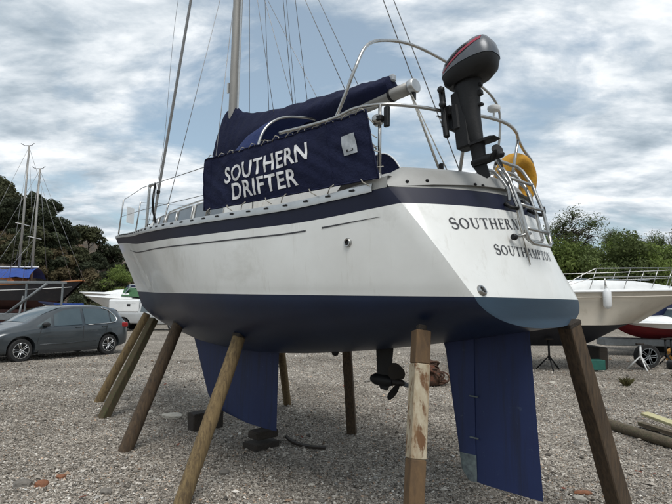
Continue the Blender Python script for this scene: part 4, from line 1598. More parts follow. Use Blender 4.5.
A_ = shore('wooden_prop', (-3.27, 8.70, 1.50), (-4.04, 8.72, 0), .072, 'pole_wood', 'round brown pole outermost of the pair under the bow', seed=1)
B_ = shore('wooden_prop', (-3.02, 8.36, 1.42), (-3.42, 7.54, 0), .064, 'pole_mossy', 'square mossy timber prop beside the round pole under the bow', True, 2)
C_ = shore('wooden_prop', (-2.02, 6.44, 1.42), (-2.42, 5.96, 0), .078, 'pole_dark', 'dark brown round pole leaning under the port bow, forward of the keel', seed=3)
D_ = shore('wooden_prop', (-.955, 4.97, 1.36), (-1.30, 4.40, 0), .072, 'pole_wood', 'pale yellowish round pole leaning in front of the keel', seed=4, taper=.86)
E_ = shore('wooden_prop', (-.80, 7.22, 1.24), (-.81, 8.86, 0), .062, 'pole_wood', 'thin pole on the far side seen just behind the keel', seed=5)
F_ = shore('wooden_prop', (.14, 6.34, 1.24), (.24, 6.97, 0), .062, 'pole_dark', 'upright dark square prop on the far side between keel and propeller', True, 6)
H_ = shore('wooden_prop', (1.90, 4.09, 1.54), (2.40, 4.33, 0), .074, 'pole_dark', 'heavy dark square timber leaning under the transom beside the rudder', True, 8)


def build_painted_post():
    top, foot = Vector((.612, 3.575, 1.555)), Vector((.475, 3.27, -.05))
    o = empty('painted_post', (foot.x, foot.y, 0), 0, 'square steel post with flaking cream paint and rust under the quarter', 'prop', 'props holding up the yacht')
    L = (top - foot).length
    M = Matrix.Translation(Vector((0, 0, foot.z))) @ (top - foot).to_track_quat('Z', 'X').to_matrix().to_4x4() @ Matrix.Rotation(R(38), 4, 'Z')
    for nm, a, b, mat in (('rusty_foot', 0, .46 * L, 'post_rust'), ('painted_section', .46 * L, .835 * L, 'post_paint'), ('rusty_head', .835 * L, .975 * L, 'post_rust')):
        hw = .054 if nm != 'painted_section' else .0552
        m = MB(); m.box(-hw, hw, -hw, hw, a, b, bev=.006, M=M); m.build(nm, mat, o)
    m = MB(); m.box(-.03, .03, -.03, .03, .975 * L, 1.0 * L, bev=.006, M=M); m.build('head_pad', 'block_wood', o)
    m = MB(); m.lathe([(.022, 0), (.022, .012), (.012, .02), (0, .02)], 8, M=M @ Matrix.Translation((-.054, 0, .93 * L)) @ Matrix.Rotation(R(-90), 4, 'Y')); m.build('bolt', 'dark_metal', o)


build_painted_post()
# wedge pads at pole heads
for (o, M, L), w in ((D_, .05), (C_, .05), (H_, .07)):
    m = MB(); m.box(-w, w, -w, w, L - .005, L + .035, bev=.006, M=M); m.build('pad', 'block_wood', o)


def keel_block(s, v0, v1, w, h, label, dz=0.0, yaw=0.0, z0=None):
    c = yw(s, (v0 + v1) / 2, 0)
    gz = ground_z(c.x, c.y) - .015 if z0 is None else z0
    o = MB()
    hl = (v1 - v0) / 2
    rr = random.Random(int(s * 100))
    o.box(-w / 2, w / 2, -hl, hl, 0, h, bev=.012)
    o.v = [(x + rr.uniform(-.006, .006), y + rr.uniform(-.01, .01), z + rr.uniform(-.004, .004)) for x, y, z in o.v]
    ob = o.build('keel_block', 'block_wood')
    ob.location = (c.x, c.y, gz)
    ob.rotation_euler = (0, 0, YH + yaw)
    tag(ob, label, 'timber block', 'timber blocks under the keel')
    return ob


keel_block(4.66, -.12, .34, .20, .245, 'dark timber block under the forward corner of the keel')
keel_block(3.42, -.14, .24, .26, .09, 'lower dark timber sleeper under the after end of the keel', yaw=.08)
keel_block(3.40, -.12, .19, .20, .098, 'upper dark timber packing piece between sleeper and keel', z0=.068)

# ------------------------------------------------------------------ odds and ends lying on the gravel
material('brick_red', srgb(140, 92, 64), .9, col2=srgb(112, 76, 56), nscale=30, bump=.5, bscale=60)
material('pale_stone', srgb(196, 190, 178), .9, col2=srgb(160, 154, 142), nscale=20, bump=.6, bscale=40)
material('grey_stone', srgb(128, 122, 114), .9, col2=srgb(96, 92, 86), nscale=20, bump=.6, bscale=40)
material('leaf_red', srgb(118, 66, 50), .8, col2=srgb(110, 56, 34), nscale=30)
material('driftwood', srgb(104, 92, 74), .9, col2=srgb(70, 62, 50), nscale=5, stretch=(.6, 6, 6), dirt=srgb(78, 82, 52), dirt_scale=4, dirt_lo=.5, dirt_hi=.75, bump=.8, bscale=12, bdist=.015)
material('pale_plank', srgb(196, 190, 150), .8, col2=srgb(168, 160, 120), nscale=4, stretch=(.5, 8, 8), bump=.3, bscale=20)
material('weed', srgb(92, 84, 48), .9, col2=srgb(64, 66, 34), nscale=8)


def rock(name, x, y, r, mat, label, cat='stone', group=None, flat=.6, seed=0, elong=1.3):
    rr = random.Random(seed)
    bm = bmesh.new()
    bmesh.ops.create_icosphere(bm, subdivisions=2, radius=1)
    ph = [rr.uniform(0, 6) for _ in range(6)]
    for v in bm.verts:
        c = v.co
        k = 1 + .18 * math.sin(3 * c.x + ph[0]) + .16 * math.sin(3 * c.y + ph[1]) + .12 * math.sin(5 * c.z + ph[2]) + rr.uniform(-.06, .06)
        v.co = Vector((c.x * k * r * elong, c.y * k * r, max(-.4, c.z) * k * r * flat))
    me = bpy.data.meshes.new(name); bm.to_mesh(me); bm.free()
    me.materials.append(MATS[mat])
    o = bpy.data.objects.new(name, me); COL.objects.link(o)
    o.location = (x, y, ground_z(x, y) + .25 * r * flat)
    o.rotation_euler = (0, 0, rr.uniform(0, 6))
    tag(o, label, cat, group)
    return o


rock('stone', -2.42, 7.75, .13, 'pale_stone', 'flat pale stone on the gravel beside the bow poles', flat=.4, seed=11)
rock('brick_fragment', -2.72, 4.86, .055, 'brick_red', 'larger of the two orange brick fragments lying together', 'brick', 'brick fragments on the gravel', seed=12)
rock('brick_fragment', -2.66, 5.05, .04, 'brick_red', 'smaller of the two orange brick fragments lying together', 'brick', 'brick fragments on the gravel', seed=13)
rock('stone', -2.9, 4.86, .07, 'grey_stone', 'grey brown stone next to the orange brick fragments', seed=14)
rr = random.Random(77)
k = 0
while k < 46:
    y = rr.uniform(3.9, 13.5)
    x = rr.uniform(-.72, .70) * y
    if -3.2 < x < 2.2 and 4.2 < y < 8.5 and rr.random() < .55:
        continue
    k += 1
    kind = rr.random()
    r = rr.uniform(.022, .05) * (1 + y * .03)
    if kind < .55:
        rock('stone', x, y, r, 'grey_stone', 'loose grey stone larger than the gravel around it', 'stone', 'larger grey stones on the gravel', .6, 100 + k)
    elif kind < .88:
        rock('stone', x, y, r, 'pale_stone', 'loose pale stone larger than the gravel around it', 'stone', 'larger pale stones on the gravel', .5, 100 + k)
    else:
        rock('brick_fragment', x, y, r * .9, 'brick_red', 'small reddish brick chip lying loose on the gravel', 'brick', 'small brick chips on the gravel', .5, 100 + k)


def leaf_litter():
    rr = random.Random(21)
    for i in range(26):
        y = rr.uniform(4.3, 12.5); x = rr.uniform(-.6, .68) * y
        m = MB()
        s = rr.uniform(.03, .055)
        pts = [(-s, 0, .006), (-s * .3, s * .45, .012), (s * .5, s * .35, .006), (s, 0, .014), (s * .4, -s * .4, .008), (-s * .4, -s * .35, .012)]
        m.add(pts + [(0, 0, .004)], [(j, (j + 1) % 6, 6) for j in range(6)])
        o = m.build('fallen_leaf', 'leaf_red')
        o.location = (x, y, ground_z(x, y) + .02); o.rotation_euler = (0, rr.uniform(-.3, .3), rr.uniform(0, 6))
        tag(o, 'curled red brown fallen leaf on the gravel', 'leaf', 'fallen leaves on the gravel')


leaf_litter()

# curved dark strip of wood behind the keel
m = MB()
pts = smooth_path([(-.38, .10, .06), (-.30, .02, .035), (-.18, -.06, .02), (.0, -.12, .012), (.2, -.13, .015)], 5)
rows = [[p + Vector((0, .035, -.008)), p + Vector((0, .035, .018)), p + Vector((0, -.035, .018)), p + Vector((0, -.035, -.008))] for p in pts]
m.grid(rows, smooth=False, close=True)
for r_ in (rows[0], rows[-1]):
    kk = len(m.v); m.v += r_; m.face(range(kk, kk + 4))
o = m.build('bent_strip', 'block_wood'); o.location = (-.27, 6.40, ground_z(-.5, 6.42)); o.rotation_euler = (0, 0, R(-12))
tag(o, 'dark curved strip of wood lying behind the keel', 'wood strip')


def log(name, a, b, r, mat, label, seed):
    a, b = Vector(a), Vector(b)
    a.z += r * .8 + ground_z(a.x, a.y); b.z += r * .8 + ground_z(b.x, b.y)
    rr = random.Random(seed)
    d = b - a
    M = d.to_track_quat('X', 'Z').to_matrix().to_4x4()
    m = MB(); rows = []
    for i in range(15):
        t = i / 14
        ring = []
        for k in range(12):
            an = 2 * math.pi * k / 12
            q = r * (1 + rr.uniform(-.06, .06)) * (1 - .2 * t)
            ring.append(M @ Vector((t * d.length, q * math.cos(an) + .03 * math.sin(t * 4 + seed), q * math.sin(an))))
        rows.append(ring)
    m.grid(rows, smooth=True, close=True)
    for r_ in (rows[0], rows[-1]):
        kk = len(m.v); m.v += r_; m.face(range(kk, kk + 12))
    o = m.build(name, mat, autosmooth=50); o.location = a
    tag(o, label, 'log' if mat == 'driftwood' else 'plank')


log('log', (3.87, 7.40, 0), (4.42, 5.25, 0), .075, 'driftwood', 'weathered brown log lying on the gravel beside the transom timber', 3)
m = MB(); m.box(-.9, .9, -.06, .06, 0, .04, bev=.004); o = m.build('plank', 'pale_plank'); o.location = (4.60, 6.55, .10); o.rotation_euler = (R(8), R(2), R(-84)); tag(o, 'pale sawn plank resting on the weathered log', 'plank')
m = MB(); m.box(-.7, .7, -.05, .05, 0, .05, bev=.004); o = m.build('plank', 'driftwood'); o.location = (4.47, 6.60, .02); o.rotation_euler = (0, 0, R(-80)); tag(o, 'grey weathered batten lying under the pale plank', 'plank')


def weed(x, y, h, n, label, seed):
    rr = random.Random(seed)
    m = MB()
    for i in range(n):
        a = rr.uniform(0, 6.28); l = rr.uniform(.5, 1) * h; sp = rr.uniform(.3, .9) * h
        dx, dy = math.cos(a), math.sin(a)
        w = .006 + .006 * rr.random()
        b = Vector((rr.uniform(-.05, .05), rr.uniform(-.05, .05), 0))
        p = [b + Vector((-dy * w, dx * w, 0)), b + Vector((dy * w, -dx * w, 0)), b + Vector((dx * sp * .5 + dy * w, dy * sp * .5 - dx * w, l * .7)), b + Vector((dx * sp, dy * sp, l)), b + Vector((dx * sp * .5 - dy * w, dy * sp * .5 + dx * w, l * .7))]
        m.add(p, [(0, 1, 2, 3, 4)])
    o = m.build('weed_tuft', 'weed', fix=False); o.location = (x, y, ground_z(x, y))
    tag(o, label, 'weed')


weed(6.35, 11.1, .20, 70, 'dry brown green weed tuft growing in the gravel beyond the log', 5)
weed(8.3, 12.4, .10, 40, 'low dry weed patch near the support stands', 6)


# rusty heap of chain between post and skeg
def build_chain_heap():
    o = empty('chain_heap', (2.02, 11.0, 0), 0, 'rusty brown heap of chain and scrap behind the painted post', 'scrap heap')
    material('rust', srgb(86, 62, 46), .9, .2, col2=srgb(58, 44, 38), nscale=12, dirt=srgb(120, 66, 44), dirt_scale=9, dirt_lo=.52, dirt_hi=.7, bump=.6, bscale=30)
    rr = random.Random(9)
    for i in range(38):
        m = MB()
        a = rr.uniform(0, 6.28); rd = rr.random() ** .6 * .30
        z = max(.03, (.62 - rd * 1.4) * rr.random())
        c = Vector((rd * math.cos(a), rd * math.sin(a) * .8, z))
        q = Matrix.Translation(c) @ Matrix.Rotation(rr.uniform(0, 6), 4, 'Z') @ Matrix.Rotation(rr.uniform(-1.2, 1.2), 4, 'X')
        R1 = rr.uniform(.06, .14)
        m.tube([q @ Vector((R1 * 1.3 * math.cos(t), R1 * math.sin(t), 0)) for t in [2 * math.pi * k / 14 for k in range(15)]], .018 + .012 * rr.random(), 6)
        m.build('link', 'rust', o, fix=False)
    m = MB(); m.lathe([(.34, 0), (.33, .12), (.24, .32), (.1, .5), (0, .55)], 14); m.v = [(x * (1 + .1 * math.sin(7 * y)), y * .8, z) for x, y, z in m.v]; m.build('core', 'rust', o)


build_chain_heap()

# ------------------------------------------------------------------ vehicles
material('car_paint', srgb(62, 68, 72), .28, .35, col2=srgb(56, 62, 66), nscale=3, coat=.6)
material('silver_paint', srgb(176, 178, 178), .35, .2, col2=srgb(166, 168, 168), nscale=3, coat=.4)
material('white_paint', srgb(226, 227, 226), .35, col2=srgb(214, 215, 214), nscale=3, coat=.3)
material('car_glass', srgb(62, 74, 78), .05, col2=srgb(74, 86, 90), nscale=2, spec=.8)
material('tyre', srgb(26, 26, 27), .85, col2=srgb(38, 37, 36), nscale=9)
material('alloy', (.62, .62, .62), .3, .9, col2=(.5, .5, .5), nscale=9)
material('chrome', (.75, .75, .75), .15, 1.0, col2=(.7, .7, .7), nscale=5)
material('tail_red', srgb(150, 24, 26), .2, col2=srgb(120, 18, 20), nscale=6)
material('lamp_glass', srgb(190, 195, 198), .1, col2=srgb(160, 166, 170), nscale=6)
material('trim_black', srgb(24, 25, 26), .6, col2=srgb(34, 34, 34), nscale=9)


def wheel(root, x, y, r, w, side, spokes=5, rimmat='alloy'):
    c = (x, y, r)
    m = MB()
    prof = [(r * .62, -w / 2), (r * .93, -w / 2), (r, -w * .36), (r, w * .36), (r * .93, w / 2), (r * .62, w / 2)]
    m.lathe(prof, 28, 'Y', c=c)
    ty = m.build('wheel', 'tyre', root, autosmooth=35)
    m = MB(); ys = side * w * .36
    m.lathe([(r * .68, side * w * .5), (r * .64, ys), (r * .3, ys - side * .03), (0, ys - side * .03)], 28, 'Y', c=c); m.build('rim', 'trim_black', ty, autosmooth=35)
    for k in range(spokes):
        a = 2 * math.pi * k / spokes + .3
        m = MB()
        M = Matrix.Translation(c) @ Matrix.Rotation(a, 4, 'Y')
        for da in (-.16, .16):
            pts = [(.04 * math.copysign(1, da) * .5, ys + side * .012, r * .06), (r * .5 * math.sin(da), ys + side * .02, r * .5), (r * .66 * math.sin(da * 1.3), ys + side * .022, r * .655)]
            m.tube([M @ Vector(p) for p in pts], [.030, .026, .034], 6, squash=.5)
        m.build('spoke', rimmat, ty, fix=False)
    m = MB(); m.lathe([(r * .69, side * w * .47), (r * .69, side * w * .52), (r * .64, side * w * .52), (r * .64, side * w * .47)], 28, 'Y', c=c); m.build('rim_lip', rimmat, ty, autosmooth=35)
    m = MB(); m.lathe([(r * .15, ys), (r * .15, ys + side * .03), (0, ys + side * .035)], 12, 'Y', c=c); m.build('hub_cap', rimmat, ty)


def car_body(root, st, mat, wheels, wr, name='body'):
    """st: rows (x, z_bottom, z_belt, z_roof, w_low, w_belt, w_roof) from front to rear; wheel arches are cut out."""
    rows = []
    for x, zb, zl, zr, w0, w1, w2 in st:
        g = zr - zl
        half = [(0, zb), (w0 * .80, zb), (w0 * .97, zb + .06), (w0, zb + .2 * (zl - zb)), (w0 * 1.005, zb + .5 * (zl - zb)), (w1 * 1.01, zb + .8 * (zl - zb)), (w1, zl - .02), (w1 - .012, zl + .005 * g),
                (w1 + (w2 - w1) * .45, zl + g * .45), (w1 + (w2 - w1) * .86, zl + g * .84), (w2 * .93, zl + g * .95), (w2 * .7, zr - .008 * (1 if g > .1 else 0)), (0, zr)]
        row = [Vector((x, y, z)) for y, z in half] + [Vector((x, -y, z)) for y, z in half[-2:0:-1]]
        rows.append(row)
    mb = MB(); mb.grid(rows, smooth=True, close=True)
    n = len(rows[0])
    for r_ in (rows[0], rows[-1]):
        k = len(mb.v); mb.v += r_; mb.face(range(k, k + n))
    body = mb.build(name, mat, root)
    cut = MB()
    for wx, wy in wheels:
        cut.lathe([(wr, -.17), (wr, .17)], 32, 'Y', c=(wx, wy, wr * .90))
    co = cut.build('arch_cutter', mat)
    co.parent = root
    md = body.modifiers.new('arches', 'BOOLEAN'); md.object = co; md.operation = 'DIFFERENCE'; md.solver = 'EXACT'
    bpy.context.view_layer.update()
    me = bpy.data.meshes.new_from_object(body.evaluated_get(bpy.context.evaluated_depsgraph_get()))
    body.modifiers.clear(); body.data = me
    bpy.data.objects.remove(co)
    me.set_sharp_from_angle(angle=R(32))
    return body


def surf_y(st, x, z):
    """Half width of the body at station x, height z (above the belt)."""
    xs = [-s[0] for s in st]
    g = lambda i: interp(-x, xs, [s[i] for s in st])
    zl, zr, w1, w2 = g(2), g(3), g(5), g(6)
    t = (z - zl) / max(.01, zr - zl)
    if t < 0: return w1
    return w1 + (w2 - w1) * min(1, t)


def glass_panel(root, st, poly, side, mat='car_glass', name='side_window', off=.007):
    """poly: corner list (x, z); filled by a small grid between lower and upper edges."""
    lo, hi = poly
    n = 8
    rows = []
    for i in range(n + 1):
        t = i / n
        a = interp(t, [p[0] for p in lo], [p[1] for p in lo]), interp(t, [p[0] for p in lo], [p[2] for p in lo])
        b = interp(t, [p[0] for p in hi], [p[1] for p in hi]), interp(t, [p[0] for p in hi], [p[2] for p in hi])
        row = []
        for j in range(5):
            u = j / 4
            x, z = a[0] + (b[0] - a[0]) * u, a[1] + (b[1] - a[1]) * u
            row.append((x, side * (surf_y(st, x, z) + off), z))
        rows.append(row)
    m = MB(); m.grid(rows, smooth=True)
    return m.build(name, mat, root)


def build_car():
    root = empty('grey_car', (-8.93, 15.90, ground_z(-8.93, 15.90) - .01), R(-119.5), 'dark grey family car with alloy wheels parked beside the bow', 'car')
    #      x     zb   belt  roof  w0   w1   w2
    st = [(2.20, .30, .58, .60, .50, .52, .40), (2.13, .24, .66, .72, .68, .70, .56), (1.98, .20, .74, .84, .80, .80, .66), (1.70, .19, .82, .95, .87, .86, .70), (1.40, .19, .87, 1.03, .895, .885, .70),
          (1.15, .19, .905, 1.10, .905, .895, .68), (.85, .19, .93, 1.27, .91, .90, .66), (.50, .19, .945, 1.44, .91, .90, .64), (.15, .19, .955, 1.555, .91, .90, .63), (-.25, .19, .965, 1.605, .91, .90, .63),
          (-.70, .19, .98, 1.61, .91, .90, .63), (-1.10, .19, .995, 1.595, .91, .895, .62), (-1.50, .20, 1.01, 1.555, .905, .885, .60), (-1.80, .22, 1.02, 1.50, .89, .865, .57), (-1.98, .25, 1.02, 1.34, .87, .84, .55), (-2.10, .28, 1.00, 1.16, .83, .80, .54), (-2.17, .34, .92, 1.0, .76, .74, .52), (-2.20, .42, .80, .84, .66, .66, .5)]
    wl_ = [(1.39, .80), (1.39, -.80), (-1.39, .80), (-1.39, -.80)]
    car_body(root, st, 'car_paint', wl_, .385)
    for x, y in wl_:
        wheel(root, x, y * .975, .325, .21, 1 if y > 0 else -1)
        m = MB(); m.box(x - .36, x + .36, y * .72 - .12, y * .72 + .12, .20, .62); m.build('wheel_well', 'trim_black', root)
    for sd in (1, -1):
        def gp(lo, hi, nm='side_window', mat='car_glass', off=.007): return glass_panel(root, st, ([(t, *p) for t, p in lo], [(t, *p) for t, p in hi]), sd, mat, nm, off)
        gp([(0, (1.00, .975)), (1, (.56, .985))], [(0, (.92, 1.03)), (1, (.52, 1.25))], 'quarter_window')
        gp([(0, (.48, .985)), (1, (-.42, 1.005))], [(0, (.42, 1.32)), (.4, (.05, 1.455)), (1, (-.42, 1.50))])
        gp([(0, (-.52, 1.01)), (1, (-1.40, 1.04))], [(0, (-.52, 1.50)), (.6, (-1.1, 1.485)), (1, (-1.42, 1.43))])
        gp([(0, (-1.46, 1.05)), (1, (-1.70, 1.12))], [(0, (-1.48, 1.42)), (1, (-1.72, 1.33))], 'quarter_window')
        # bright strip round the rear of the glass
        m = MB()
        pts = [(-.6, .995), (-1.0, 1.01), (-1.40, 1.03), (-1.62, 1.065), (-1.70, 1.13), (-1.64, 1.25), (-1.52, 1.38), (-1.44, 1.455), (-1.2, 1.515)]
        m.tube([Vector((x, sd * (surf_y(st, x, z) + .012), z)) for x, z in pts], [.012, .014, .02, .03, .034, .03, .026, .02, .012], 6, squash=.6); m.build('chrome_strip', 'chrome', root, fix=False)
        m = MB(); m.box(.66, .86, sd * .93 - .07, sd * .93 + .11 * (1 if sd > 0 else 0) + (0 if sd > 0 else .07), .98, 1.10, bev=.04); m.build('door_mirror', 'trim_black', root)
        for x in (-.28, -1.20):
            m = MB(); m.tube([(x - .09, sd * .912, .92), (x - .05, sd * .935, .925), (x + .05, sd * .935, .925), (x + .09, sd * .912, .92)], .014, 6); m.build('door_handle', 'car_paint', root, fix=False)
        for pts in ([(.98, .30), (.95, .6), (.86, .95)], [(-.47, .30), (-.46, .6), (-.46, .98)], [(-1.30, .98), (-1.26, .75), (-1.1, .62), (-1.02, .45)]):
            m = MB(); m.tube([(x, sd * (.912 if z > .3 else .9), z) for x, z in pts], .006, 5); m.build('door_gap', 'trim_black', root, fix=False)
        m = MB(); m.box(-.95, .92, sd * .905 - .012, sd * .905 + .012, .20, .30, bev=.008); m.build('sill', 'trim_black', root)
        m = MB(); m.tube([(.9, sd * .914, .47), (.2, sd * .92, .46), (-.9, sd * .914, .50)], .012, 6, squash=.7); m.build('side_moulding', 'car_paint', root, fix=False)
        m = MB(); m.box(-2.14, -1.86, sd * .80 - .06, sd * .80 + .06, .86, 1.03, bev=.03); m.build('tail_lamp', 'tail_red', root)
        m = MB(); m.box(1.80, 2.10, sd * .70 - .10, sd * .70 + .10, .66, .77, bev=.04); m.build('headlamp', 'lamp_glass', root)
    # windscreen and rear glass
    def roof_pt(x, f):
        xs = [-s[0] for s in st]; g = lambda i: interp(-x, xs, [s[i] for s in st])
        return Vector((x + .012, f * g(6) * .94, g(3) + .006 - .03 * abs(f) ** 3))
    m = MB(); m.grid([[roof_pt(x, f) for f in np.linspace(-1, 1, 9)] for x in np.linspace(1.12, .10, 9)], smooth=True); m.build('windscreen', 'car_glass', root)
    m = MB(); m.grid([[roof_pt(x, f) - Vector((.03, 0, 0)) for f in np.linspace(-1, 1, 9)] for x in np.linspace(-1.84, -2.12, 6)], smooth=True); m.build('rear_window', 'car_glass', root)
    m = MB(); m.box(1.98, 2.21, -.5, .5, .28, .46, bev=.03); m.build('grille', 'trim_black', root)
    m = MB(); m.box(-2.215, -2.17, -.26, .26, .62, .73, bev=.004); m.build('number_plate', 'yellow_cover', root)
    m = MB(); m.lathe([(.035, 0), (.03, .03), (.0, .05)], 10, c=(-1.25, 0, 1.585)); m.build('aerial', 'trim_black', root)


build_car()


def build_pickup():
    root = empty('pickup_truck', (-11.25, 30.95, -.01), R(3), 'silver pickup truck with white canopy parked beyond the grey car', 'pickup')
    st = [(2.45, .45, .85, .88, .62, .62, .5), (2.38, .38, .95, 1.0, .80, .80, .68), (2.1, .36, 1.02, 1.10, .86, .86, .74), (1.3, .36, 1.06, 1.16, .88, .88, .74), (1.1, .36, 1.08, 1.25, .88, .88, .70), (.75, .36, 1.08, 1.55, .88, .88, .66), (.45, .36, 1.09, 1.72, .88, .88, .65),
          (-.1, .36, 1.09, 1.75, .88, .88, .65), (-.55, .36, 1.09, 1.74, .88, .88, .66), (-.62, .40, 1.07, 1.10, .88, .88, .8), (-2.35, .42, 1.07, 1.10, .88, .88, .8), (-2.42, .46, 1.05, 1.08, .86, .86, .78)]
    wl_ = [(1.5, .76), (1.5, -.76), (-1.5, .76), (-1.5, -.76)]
    car_body(root, st, 'silver_paint', wl_, .44)
    for x, y in wl_:
        wheel(root, x, y, .36, .24, 1 if y > 0 else -1, 6)
        m = MB(); m.box(x - .40, x + .40, y * .72 - .10, y * .72 + .10, .36, .74); m.build('wheel_well', 'trim_black', root)
    m = MB(); m.box(-2.38, -.60, -.84, .84, 1.105, 1.86, bev=.06); m.build('canopy', 'white_paint', root)
    m = MB(); m.box(-2.0, -.80, -.852, -.842, 1.66, 1.665); m.build('canopy_seam', 'trim_black', root)
    for sd in (1, -1):
        m = MB(); m.box(-1.30, -1.10, sd * .846 - .006, sd * .846 + .006, 1.45, 1.60); m.build('canopy_badge', 'trim_black', root)
        for lo, hi in (([(0, (.95, 1.12)), (1, (.30, 1.13))], [(0, (.72, 1.42)), (1, (.28, 1.62))]), ([(0, (.22, 1.13)), (1, (-.48, 1.14))], [(0, (.20, 1.63)), (1, (-.46, 1.62))])):
            glass_panel(root, st, ([(t, *p) for t, p in lo], [(t, *p) for t, p in hi]), sd)
        m = MB(); m.box(.85, .98, sd * .95 - .06, sd * .95 + .06, 1.12, 1.30, bev=.03); m.build('door_mirror', 'trim_black', root)
        m = MB(); m.box(-2.44, -2.36, sd * .80 - .06, sd * .80 + .06, .72, 1.0, bev=.02); m.build('tail_lamp', 'tail_red', root)
        m = MB(); m.tube([(.25, sd * .887, .42), (.25, sd * .887, 1.08)], .006, 5); m.build('door_gap', 'trim_black', root, fix=False)
    m = MB(); m.box(-2.55, -2.40, -.8, .8, .44, .58, bev=.03); m.build('bumper', 'trim_black', root)


build_pickup()

# ------------------------------------------------------------------ motor boats
material('cream_gelcoat', srgb(198, 190, 176), .4, col2=srgb(184, 176, 162), nscale=2, dirt=srgb(150, 140, 122), dirt_scale=2, dirt_lo=.56, dirt_hi=.85)
material('boat_white', srgb(232, 232, 230), .35, col2=srgb(216, 217, 216), nscale=3, dirt=srgb(180, 180, 174), dirt_scale=3, dirt_lo=.6, dirt_hi=.85)
material('dark_antifoul', srgb(24, 26, 36), .7, col2=srgb(34, 36, 46), nscale=4, dirt=srgb(54, 50, 50), dirt_scale=5, dirt_lo=.58, dirt_hi=.85)
material('red_antifoul', srgb(130, 34, 40), .65, col2=srgb(108, 28, 34), nscale=4)
material('blue_hull', srgb(30, 40, 74), .4, col2=srgb(24, 32, 62), nscale=4)
material('dark_hull', srgb(34, 34, 40), .5, col2=srgb(46, 44, 46), nscale=4, dirt=srgb(74, 66, 60), dirt_scale=3, dirt_lo=.56, dirt_hi=.8)
material('rust_bottom', srgb(78, 44, 38), .8, col2=srgb(58, 36, 34), nscale=5)
material('varnish', srgb(176, 112, 58), .45, col2=srgb(140, 84, 44), nscale=6, stretch=(.5, 4, 4))
material('blue_tarp', srgb(34, 72, 150), .6, col2=srgb(26, 56, 122), nscale=4, bump=.6, bscale=5, bdist=.05)
material('green_tarp', srgb(52, 96, 56), .7, col2=srgb(40, 76, 46), nscale=4, bump=.6, bscale=5, bdist=.05)
material('galvanised', srgb(128, 132, 134), .55, .5, col2=srgb(104, 108, 110), nscale=7)
material('teal_box', srgb(30, 96, 84), .7, col2=srgb(24, 78, 68), nscale=8)
material('orange_bag', srgb(196, 140, 60), .8, col2=srgb(170, 112, 44), nscale=9, bump=.5, bscale=10, bdist=.03)


def motor_hull(root, L, B, zk, zc, zg, sheer_up, m_bottom, m_side, m_deck, rake=.9, mid=None, rise=.45, fine=.35):
    """Planing hull: keel, chine, gunwale lines; bow at +x."""
    n = 26
    lines = {k: [] for k in 'kcgd'}
    for i in range(n + 1):
        t = i / n
        full = 1 - max(0, (t - .45) / .55) ** 2.3
        bg = B / 2 * (.9 + .1 * min(1, t * 3)) * max(.0, full) + .012
        bc = B / 2 * .86 * max(0, 1 - max(0, (t - fine) / (.95 - fine)) ** 1.8) + .01
        xk = t * (L - rake * (1.25 if rise > .3 else 1.02))
        zkk = zk + (zc + min(.35, rise - .02) - zk) * max(0, (t - .6) / .4) ** (2.2 if rise > .3 else 3.5)
        zcc = zc + rise * max(0, (t - .45) / .55) ** 1.8
        zgg = zg + sheer_up * t ** 1.6
        lines['k'].append((xk, 0.0, zkk)); lines['c'].append((t * (L - rake * .72), bc, zcc)); lines['g'].append((t * L, bg, zgg))
    def loft(a, b, nm, mat, k=5, bow=0.0):
        m = MB()
        for sd in (1, -1):
            rows = []
            for p, q in zip(a, b):
                rows.append([(p[0] + (q[0] - p[0]) * u, sd * (p[1] + (q[1] - p[1]) * u + bow * math.sin(math.pi * u)), p[2] + (q[2] - p[2]) * u) for u in [j / k for j in range(k + 1)]])
            m.grid(rows, smooth=True)
        return m.build(nm, mat, root, autosmooth=40)
    loft(lines['k'], lines['c'], 'bottom', m_bottom)
    loft(lines['c'], lines['g'], 'topsides', m_side, bow=-.02)
    # transom
    k, c, g = lines['k'][0], lines['c'][0], lines['g'][0]
    m = MB(); m.add([(0, 0, k[2]), (0, c[1], c[2]), (0, g[1], g[2]), (0, -g[1], g[2]), (0, -c[1], c[2])], [(0, 1, 2, 3, 4)]); m.build('transom', m_side, root)
    # deck
    m = MB(); m.grid([[(p[0], p[1] * (1 - 2 * j / 6), p[2] + .004 + .10 * (1 - (1 - 2 * j / 6) ** 2) * min(1, p[1])) for j in range(7)] for p in lines['g']], smooth=True); m.build('deck', m_deck, root)
    # gunwale rubbing strip
    for sd in (1, -1):
        m = MB(); m.tube([(p[0], sd * (p[1] + .012), p[2] - .02) for p in lines['g']], .03, 6); m.build('rubbing_strake', mid or m_deck, root, fix=False)
    return lines


def windscreen(root, x, w, z, h, rakeb, mat='car_glass'):
    m = MB()
    rows = []
    for f in (-1, -.7, 0, .7, 1):
        xo = -.55 * abs(f) ** 2
        rows.append([(x + xo, f * w, z), (x + xo - rakeb, f * w * .9, z + h)])
    m.grid(rows, smooth=True)
    sc = m.build('windscreen', mat, root)
    m = MB(); m.tube([r[1] for r in rows], .025, 6); m.build('windscreen_frame', 'boat_white', sc, fix=False)


